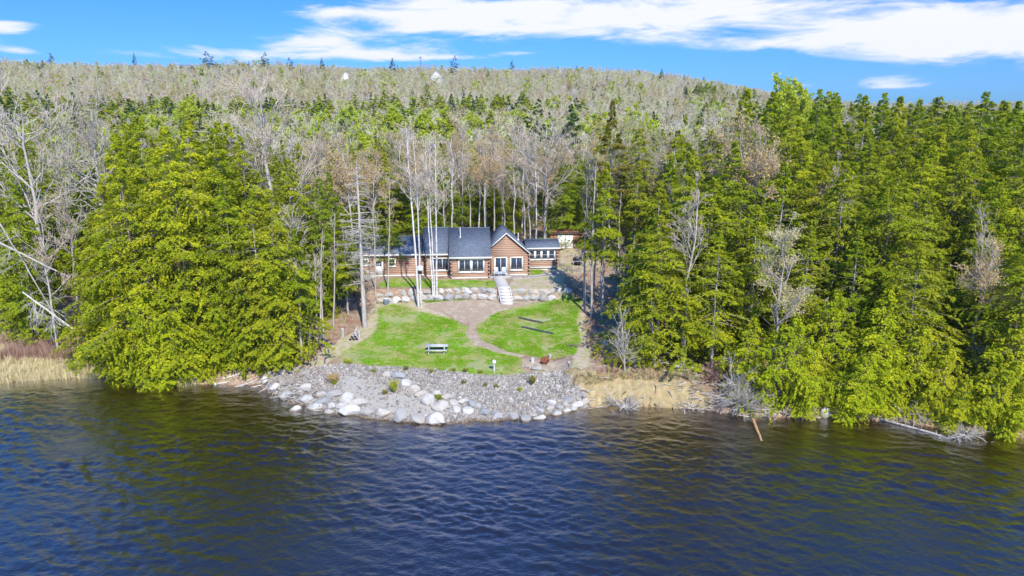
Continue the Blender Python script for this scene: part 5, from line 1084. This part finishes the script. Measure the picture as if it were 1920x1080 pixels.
# fire pit bed with pale edging stones
C0 = gpt(1023, 681); bed = thing('edged_fire_bed', C0, 'brown mulch bed edged with pale stones holding the fire pit', 'garden bed')
cor = [gpt(x, y) for x, y in [(978, 688.5), (1070, 690), (1064, 672)]]
def along(A, B, stp, fn):
    n = int(np.linalg.norm((B - A)[:2]) / stp)
    for i in range(n): fn(A + (B - A) * (i + .5) / n)
def est(p): o = obj('edging_stone', PEB[rr_.randrange(6)], bed, (p[0] - C0[0], p[1] - C0[1], Hs(p[0], p[1]) - C0[2] + .03), (rr_.random() * 6, rr_.random() * 6, rr_.random() * 6)); k = rr_.uniform(.10, .16); o.scale = (k * 1.3, k, k)
along(cor[0], cor[1], .24, est); along(cor[1], cor[2], .3, est)
q = gpt(1021, 683); t = thing('fire_pit', q, 'rusty iron fire pit bowl with spark screen on the edged bed', 'fire pit'); m_ = MB(); m_.tube([(0, 0, .12), (0, 0, .18), (0, 0, .34), (0, 0, .40)], [.12, .30, .42, .45], 14); obj('bowl', m_.mesh('bowl', 'rust'), t)
for a in (0.5, 2.1, 3.7, 5.2): m_ = MB(); m_.tube([(math.cos(a) * .25, math.sin(a) * .25, .25), (math.cos(a) * .4, math.sin(a) * .4, 0)], [.025, .02], 5); obj('leg', m_.mesh('leg', 'rust'), t)
q2 = gpt(1022, 678); t = thing('fire_pit_cover', q2, 'dark rusty domed cover standing behind the fire pit', 'cover'); m_ = MB(); m_.tube([(0, 0, 0), (0, 0, .2), (0, 0, .42), (0, 0, .55), (0, 0, .58)], [.46, .45, .36, .16, .01], 14); obj('dome', m_.mesh('dome', 'rust'), t); m_ = MB(); m_.tube([(-.08, 0, .57), (0, 0, .66), (.08, 0, .57)], [.015] * 3, 5); obj('handle', m_.mesh('handle', 'darkmetal'), t)
def stump(px, py, r_, h, mat, lab, lean=0):
    q = gpt(px, py); t = thing('log_stump', q, lab, 'stump'); m_ = MB(); m_.tube([(0, 0, -.05), (lean * .1, 0, h * .5), (lean * .25, 0, h)], [r_ * 1.1, r_, r_ * .97], 12); obj('trunk', m_.mesh('trunk', mat), t)
    m_ = MB(); m_.tube([(lean * .25, 0, h - .01), (lean * .25, 0, h + .012), (lean * .25, 0, h + .014)], [r_ * .96, r_ * .93, .01], 12); obj('cut_face', m_.mesh('cut_face', 'step'), t)
stump(998.5, 679, .19, .48, 'birch', 'pale upright log stump at the left of the fire pit'); stump(1031, 672, .17, .5, 'bark', 'grey upright log stump behind the fire pit'); stump(643, 632, .2, 1.05, 'bark', 'tall grey stump on the slope left of the lawn'); stump(674, 634, .14, .8, 'bark', 'thin stump at the foot of the dead spruce')
# split log pile with leaning round logs
q = gpt(664, 636); t = thing('log_pile', q, 'heap of pale cut logs with dark ends at the foot of the dead spruce', 'log pile')
for k, (x, y, z, a, c) in enumerate([(-.35, 0, .12, .3, 0), (.05, 0, .14, .1, 0), (.38, .1, .13, -.2, 0), (-.15, .1, .38, .2, 0), (.22, .1, .4, 0, 0), (0, .5, .5, .1, .4)]):
    m_ = MB(); m_.tube([(x, y - .45, z), (x + a, y + .9, z + c + .12)], [.15, .14], 9); obj('log', m_.mesh('log', 'dead' if k % 2 else 'bark'), t)
    m_ = MB(); m_.tube([(x, y - .455, z), (x, y - .47, z)], [.145, .01], 9); obj('cut_face', m_.mesh('cut_face', 'black'), t)
# white solar lamp post at the lawn edge
q = gpt(926.5, 699); t = thing('lamp_post', q, 'small white lamp on a thin post at the bottom edge of the lawn', 'lamp'); m_ = MB(); m_.tube([(0, 0, -.1), (0, 0, 1.05)], [.035, .03], 8); obj('post', m_.mesh('post', 'white'), t); m_ = MB(); m_.box(-.17, .17, -.12, .12, 1.05, 1.28); obj('lamp_box', m_.mesh('lamp_box', 'white'), t); m_ = MB(); m_.prism([(-.24, 1.285), (.24, 1.285), (0, 1.42)], 'y', -.17, .17); obj('lid', m_.mesh('lid', 'trim'), t)
# covered grill and firewood boxes by the sunroom
q = gpt(1083, 497.5); t = thing('covered_grill', q, 'grill under a black cover on a metal frame right of the sunroom', 'grill'); m_ = MB(); m_.prism([(-.72, .75), (-.60, 1.12), (-.3, 1.32), (.3, 1.32), (.6, 1.12), (.72, .75)][::-1], 'y', -.35, .35); m_.box(-.45, .45, -.3, .3, .1, .748); obj('cover', m_.mesh('cover', 'black'), t)
for a in (-1, 1):
    for b in (-1, 1): m_ = MB(); m_.box(a * .7 - .025, a * .7 + .025, b * .33 - .02, b * .33 + .02, 0, .74); obj('leg', m_.mesh('leg', 'tablewood'), t)
m_ = MB(); m_.box(-.75, .75, -.42, -.36, .68, .74); obj('side_rail', m_.mesh('side_rail', 'tablewood'), t)
q = gpt(1055, 499); t = thing('wire_crate', q, 'low dark wire crate standing at the sunroom corner', 'crate')
for a in (-1, 1): m_ = MB(); m_.box(-.5, .5, a * .3 - .015, a * .3 + .015, .62, .66); m_.box(-.5, .5, a * .3 - .015, a * .3 + .015, .05, .09); obj('rim', m_.mesh('rim', 'tablewood'), t)
for k in range(11): m_ = MB(); m_.box(-.5 + k * .1 - .012, -.5 + k * .1 + .012, -.33, -.316, .0, .618); obj('bar', m_.mesh('bar', 'darkmetal'), t)
# low garden lantern and small dark ball on the terrace lawn
q = gpt(914, 534); t = thing('garden_lantern', q, 'small brown path lantern on the terrace lawn', 'lantern'); m_ = MB(); m_.tube([(0, 0, 0), (0, 0, .25)], [.02, .02], 6); obj('stake', m_.mesh('stake', 'rust'), t); m_ = MB(); m_.tube([(0, 0, .25), (0, 0, .30), (0, 0, .38)], [.2, .18, .02], 8); obj('hood', m_.mesh('hood', 'rust'), t)

# ------------------------------------------------------------------ dead wood along the shore
def log(px0, py0, px1, py1, r0, r1, label, mat='dead', cat='fallen log', z0=None, z1=None, name='fallen_log', twigs=0, seed=0, wig=.04, group=None, spread=.25, up=0.0):
    A = gpt(px0, py0); B = gpt(px1, py1)
    if z0 is not None: A = atZ(px0, py0, z0)
    if z1 is not None: B = atZ(px1, py1, z1)
    r = np.random.default_rng(seed + 500); N = 12; s = np.linspace(0, 1, N)[:, None]; D = B - A; L_ = np.linalg.norm(D); b = np.cumsum(r.normal(0, wig * L_ / 8, (N, 3)), 0) * (1 - s) * s * 3; b[:, 2] *= .4
    Pp = D[None] * s + b + np.array([0, 0, 1]) * (r0 + (r1 - r0) * s) * .7; TR = (r0 + (r1 - r0) * s[:, 0])[None]
    t = thing(name, A, label, cat, group); V0, F0 = tube_batch(Pp[None], TR, 8); obj('trunk', mesh_np('trunk', V0, F0, mat, True), t)
    if twigs:
        P1, R1, L1 = grow(r, Pp[None], TR, np.array([L_]), twigs, .1, 1, 1.2, spread, up, .15, 6, .35, .02); P2, R2, L2 = grow(r, P1, R1, L1, twigs * 5, .1, 1, .8, .5, up, .18, 4, .6, .016); P3, R3, L3 = grow(r, P2, R2, L2, twigs * 9, .1, 1, .8, .6, up, .2, 3, .6, .013)
        Vs = [tube_batch(P1, R1, 4), tube_batch(P2, R2, 3), tube_batch(P3, R3, 3)]; Vv, Ff, n = [], [], 0
        for v_, f_ in Vs: Vv.append(v_); Ff.append(f_ + n); n += len(v_)
        obj('branches', mesh_np('branches', np.concatenate(Vv), np.concatenate(Ff), mat), t)
    return t
log(42, 548, 198, 664, .07, .15, 'white fallen birch leaning down over the red brush on the left shore', 'birch', twigs=26, seed=1, z0=9.3, z1=1.3, spread=.22, up=-.25)
log(-60, 425, 130, 520, .14, .05, 'upper pale leaning birch trunk at the far left edge', 'dead', twigs=14, seed=2, z0=16.6, z1=10.4, spread=.2)
log(0, 420, 115, 610, .08, .05, 'curving thin birch trunk bent over behind the left shore', 'dead', twigs=16, seed=3, z0=16.6, z1=4.6, spread=.2)
for i, a in enumerate([(402, 722, 430, 716, .12), (418, 712, 455, 700, .14), (440, 728, 486, 712, .13), (455, 732, 492, 722, .1), (430, 705, 470, 715, .08), (462, 716, 484, 706, .09), (400, 735, 430, 738, .05)]):
    log(*a[:4], a[4], a[4] * .5, 'grey driftwood log on the shore under the left cedar clump', group='driftwood under the left clump', name='driftwood_log', cat='driftwood', seed=10 + i, twigs=3, spread=.3)
log(1128, 640, 1196, 694, .16, .32, 'thick grey fallen trunk lying down the bank right of the lawn', seed=20, twigs=14, spread=.2)
log(1165, 660, 1280, 694, .14, .24, 'long grey fallen trunk along the top of the sand bank', seed=21, twigs=6, spread=.15)
log(1150, 655, 1205, 690, .08, .12, 'thinner grey log beside the thick fallen trunk', seed=22, twigs=8, spread=.25)
log(1090, 520, 1068, 538, .07, .05, 'curved pale branch leaning on the ground right of the wall', seed=23, z0=8.0, twigs=3)
log(1640, 784, 1785, 824, .13, .08, 'long thin sunken log with branches beyond the lone boulder', seed=24, z0=.05, z1=-.05, twigs=16, spread=.12, up=.1)
log(1412, 789, 1428, 830, .16, .11, 'orange brown sunken log slanting under the water below the dead tangle', 'orangewood', seed=25, z0=.10, z1=-.12, cat='sunken log')
log(1441, 778, 1446, 794, .07, .06, 'short orange stub standing out of the water', 'orangewood', seed=26, z0=.25, z1=-.05, cat='sunken log')
def tangle(px, py, label, n1, size, seed, z=.1, mat='dead', flat=.6, upd=.25, cat='dead branches', name='dead_branches', base_r=.09):
    A = gpt(px, py); r = np.random.default_rng(seed + 900); N = 7; a = r.uniform(0, 6.28, n1); e = r.uniform(-.1, 1.2, n1) * flat; L_ = size * r.uniform(.5, 1.1, n1)
    d = np.stack([np.cos(a) * np.cos(e), np.sin(a) * np.cos(e) * .8, np.sin(e)], 1); pts = [np.zeros((n1, 3)) + r.normal(0, .25, (n1, 3)) * [1, .6, .3]]
    for k in range(N - 1): d = d + r.normal(0, .18, d.shape) + [0, 0, -.05]; d /= np.linalg.norm(d, axis=1, keepdims=True); pts.append(pts[-1] + d * (L_ / (N - 1))[:, None])
    P1 = np.stack(pts, 1); R1 = base_r * r.uniform(.5, 1, n1)[:, None] * np.linspace(1, .25, N)[None]; P2, R2, L2 = grow(r, P1, R1, L_, n1 * 6, .1, 1, .7, .55, .02, .18, 4, .6, .016); P3, R3, L3 = grow(r, P2, R2, L2, n1 * 14, .1, 1, .7, .6, .02, .2, 3, .6, .013)
    Vv, Ff, n = [], [], 0
    for v_, f_ in (tube_batch(P1, R1, 5), tube_batch(P2, R2, 3), tube_batch(P3, R3, 3)): Vv.append(v_); Ff.append(f_ + n); n += len(v_)
    tag(obj(name, mesh_np(name, np.concatenate(Vv), np.concatenate(Ff), mat), None, (A[0], A[1], max(A[2], 0) + z)), label, cat)
tangle(1172, 768, 'bleached root wad with branches lying in the water at the sand bank foot', 26, 1.9, 1)
tangle(1390, 768, 'large bleached tangle of dead branches at the bank right of the sand', 40, 3.2, 2, z=.4, flat=1.0)
tangle(1372, 745, 'upright dead tree rising from the bleached tangle', 12, 3.6, 3, z=.8, flat=1.3)
tangle(1300, 768, 'small heap of dead twigs at the water below the sand bank', 14, 1.4, 4, z=.0, flat=.4)
tangle(1805, 826, 'white branching dead treetop in the water near the right edge', 26, 2.0, 5, z=.05, flat=.5)
tangle(1700, 780, 'dead grey boughs hanging at the waterline right of the leaning cedar', 22, 2.2, 6, z=.2, flat=.5)
tangle(1850, 740, 'mass of dead grey branches inside the drooping cedar at the right', 30, 3.4, 7, z=1.6, flat=.9)
tangle(1160, 683, 'tangle of roots hanging over the top of the sand bank', 22, 1.5, 8, z=.1, mat='brownbark', flat=.5)
tangle(1068, 507, 'pale brush pile beside the covered grill', 26, 1.4, 9, z=.05, flat=.4, cat='brush pile', name='brush_pile', base_r=.05)
tangle(1085, 650, 'small brown brush heap at the right edge of the lawn', 14, .9, 10, z=.0, mat='brownbark', flat=.5, cat='brush pile', name='brush_pile', base_r=.04)
tangle(1340, 715, 'reddish bare shrub on the bank top at the right end of the sand', 34, 2.0, 11, z=.1, mat='brush', flat=1.2, cat='shrub', name='bare_shrub', base_r=.04)
tangle(1310, 725, 'overhanging brown roots at the right end of the sand bank', 26, 1.7, 12, z=-.2, mat='brownbark', flat=-.6)
tangle(330, 690, 'dead grey boughs showing inside the left cedar clump near the water', 20, 2.4, 13, z=.8, flat=.6)
tangle(80, 590, 'pale twiggy brush above the left marsh shore', 44, 3.6, 14, z=.3, flat=1.1, cat='brush', base_r=.05)
tangle(165, 600, 'twiggy bare brush between the marsh and the left cedar clump', 44, 3.4, 15, z=.3, flat=1.1, cat='brush', base_r=.05)
tangle(20, 560, 'grey brown bare brush at the far left', 44, 4, 16, z=.3, mat='bark', flat=1.1, cat='brush', base_r=.05)
# litter of small sticks and tufts along the top of the sand bank and the shore
STK = []
for k in range(3):
    m_ = MB(); r = np.random.default_rng(600 + k); m_.tube([(0, 0, 0), (.3, .05 * r.normal(), .03), (.62, .1 * r.normal(), .02)], [.03, .025, .012], 4); STK.append(m_.mesh('stick', 'dead' if k else 'brownbark'))
a0 = rng.uniform(-27, 30, 2600); y0 = shoreY(a0) + np.where(rng.random(2600) < .5, rng.uniform(-.2, 1.6, 2600), rng.uniform(1.2, 5.5, 2600)); kk = (a0 < -18.5) | ((a0 > 4.6) & ((rng.random(2600) < .22) | (a0 > 16.5))); a0, y0 = a0[kk], y0[kk]; n = len(a0)
scatter('driftwood_sticks', STK, np.stack([a0, y0, np.maximum(H(a0, y0), 0) + .02], 1), rng.integers(0, 3, n), np.stack([rng.normal(0, .2, n), rng.normal(0, .25, n), rng.uniform(0, 6.28, n)], 1), np.stack([rng.uniform(.6, 2.2, n)] * 3, 1), label='small grey sticks washed up along the shore')
a0 = rng.uniform(6, 19, 420); y0 = shoreY(a0) + rng.uniform(1.9, 2.9, 420) + (a0 - 6) * .05; n = len(a0)
scatter('bank_tufts', FT + RT[:1], np.stack([a0, y0, H(a0, y0)], 1), rng.choice(4, n, p=[.3, .3, .15, .25]), np.stack([rng.uniform(.5, 1.7, n), 0 * a0, rng.normal(0, .5, n)], 1), np.stack([rng.uniform(.4, .85, n)] * 3, 1), label='brown roots and dry grass along the top of the sand bank')
# shrubs on the gravel
def shrub(px, py, h, w, mat, label, n=900, name='shrub', leaf=.13):
    q = gpt(px, py); r = np.random.default_rng(int(px)); nb = 26; a = r.uniform(0, 6.28, nb); ln = r.random(nb) * w; s = np.linspace(0, 1, 5)
    BP = np.stack([np.cos(a)[:, None] * ln[:, None] * s, np.sin(a)[:, None] * ln[:, None] * s, h * r.uniform(.6, 1, nb)[:, None] * s ** .8], -1); V0, F0 = tube_batch(BP, np.full((nb, 5), .015), 3)
    k = r.integers(0, nb, n); u = r.uniform(.25, 1, n); C_ = np.stack([np.cos(a[k]) * ln[k] * u, np.sin(a[k]) * ln[k] * u, h * u ** .8 * .85], 1) + r.normal(0, .07, (n, 3)); A_ = r.normal(size=(n, 3)) + [0, 0, .8]; A_ /= np.linalg.norm(A_, axis=1, keepdims=True); B_ = np.cross(A_, r.normal(size=(n, 3))); B_ /= np.linalg.norm(B_, axis=1, keepdims=True)
    LV = np.stack([C_ - A_ * leaf * .5, C_ + B_ * leaf * .25, C_ + A_ * leaf * .5, C_ - B_ * leaf * .25], 1).reshape(-1, 3); t = thing(name, q, label, 'shrub'); obj('stems', mesh_np('stems', V0, F0, 'brownbark'), t); obj('leaves', mesh_np('leaves', LV, np.arange(n * 4).reshape(-1, 4), mat), t); return t
shrub(739, 738, 1.5, .7, 'cedar_bright', 'bright green shrub standing in the middle of the gravel slope'); shrub(625, 718, 1.0, .9, 'redbud', 'low reddish orange shrub on the left of the gravel slope'); shrub(626, 722, .6, .5, 'cedar', 'small yellow green plant at the foot of the reddish shrub', 300)
shrub(722, 740, .5, .5, 'olive', 'low brownish plant left of the bright green gravel shrub', 300); shrub(823, 752, .7, .5, 'cedar', 'small green plant among the boulders at mid shore', 400); shrub(652, 683, .6, .6, 'cedar_bright', 'small bright shrub at the lower left lawn corner', 400); shrub(998, 722, 1.1, .8, 'olive', 'weedy olive shrub on the stones below the fire pit', 500)
for k, (x, y) in enumerate([(850, 697), (873, 698), (901, 700), (762, 695), (810, 700), (930, 728), (700, 700), (910, 725), (975, 735), (870, 720)]): 
    tag(shrub(x, y, .4, .35, 'olive' if k % 2 else 'cedar', 'small weed tuft', 220, 'weed'), 'small %s weed tuft %s' % ('brownish' if k % 2 else 'green', 'on the stones right of the slanting boulder line' if y > 715 else 'at the lawn edge above the gravel'), 'weed', 'weeds %s' % ('on the stones' if y > 715 else 'at the lawn edge'))
# ------------------------------------------------------------------ far houses on the hill
def far_house(px, py, Yd, wpx, hpx, wallm, roofm, label, gable_front=True):
    q = atY(px, py, Yd); w = wpx / F * Yd; h = hpx / F * Yd; t = thing('far_house', (q[0], Yd, q[2]), label, 'house'); wh = h * (.42 if gable_front else .5)
    m_ = MB(); 
    if gable_front:
        m_.prism([(-w / 2, -6), (w / 2, -6), (w / 2, wh), (0, h), (-w / 2, wh)], 'y', 0, w * 1.2); obj('wall', m_.mesh('wall', wallm), t); m_ = MB(); e = .35
        sl = (h - wh) / (w / 2); m_.prism([(-w / 2 - e, wh - e * sl), (0, h), (0, h + .35), (-w / 2 - e, wh - e * sl + .35)], 'y', -.4, w * 1.2 + .3); m_.prism([(0, h), (w / 2 + e, wh - e * sl), (w / 2 + e, wh - e * sl + .35), (0, h + .35)], 'y', -.4, w * 1.2 + .3); obj('roof', m_.mesh('roof', roofm), t)
    else:
        m_.box(-w / 2, w / 2, 0, w * .5, -6, wh); obj('wall', m_.mesh('wall', wallm), t); m_ = MB(); m_.prism([(-.5, wh - .1), (w * .25, h), (w * .5 + .5, wh - .1)], 'x', -w / 2 - .4, w / 2 + .4); obj('roof', m_.mesh('roof', roofm), t)
    for a in (-.22, .22): m_ = MB(); m_.box(a * w - .45, a * w + .45, -.06, -.01, wh * .25, wh * .25 + 1.4); obj('window', m_.mesh('window', 'glass'), t)
far_house(648, 154, 610, 17, 16, 'white', 'tablewood', 'left white gabled house high on the wooded hillside'); far_house(818, 150, 640, 19, 14, 'white', 'tablewood', 'right white gabled house high on the wooded hillside'); far_house(347, 131, 660, 19, 9, 'darkmetal', 'bin', 'distant house with a long blue roof on the left ridge', False); far_house(226, 135, 650, 20, 8, 'white', 'tablewood', 'pale low house among trees on the left ridge', False); far_house(179, 140, 630, 16, 6, 'white', 'tablewood', 'small pale roofed house below the left ridge', False)
q = atY(788, 106, 735); g_ = Hs(q[0], 735); t = thing('radio_mast', (q[0], 735, g_), 'thin radio mast standing on the ridge line', 'mast'); hm = q[2] - g_
for a in range(3): m_ = MB(); m_.tube([(math.cos(a * 2.09) * .9, math.sin(a * 2.09) * .9, 0), (math.cos(a * 2.09) * .35, math.sin(a * 2.09) * .35, hm)], [.12, .1], 4); obj('leg', m_.mesh('leg', 'darkmetal'), t)
m_ = MB(); m_.box(-1.6, 1.6, -.1, .1, hm * .93, hm * .95); m_.box(-.1, .1, -.12, .12, hm * .951, hm * 1.03); obj('antenna', m_.mesh('antenna', 'darkmetal'), t)

# ------------------------------------------------------------------ thin air
m = M('thin_air'); v = m.n('ShaderNodeVolumePrincipled'); v.inputs['Color'].default_value = (.86, .92, 1, 1); v.inputs['Density'].default_value = .00009; v.inputs['Anisotropy'].default_value = .2
m.l(v.outputs[0], m.out.inputs['Volume']); MAT['air'] = m.m
zmin = -40; hz = MB(); hz.box(-1700, 1700, -850, 1700, zmin, 112); obj('haze', hz.mesh('haze', 'air'), kind='stuff')
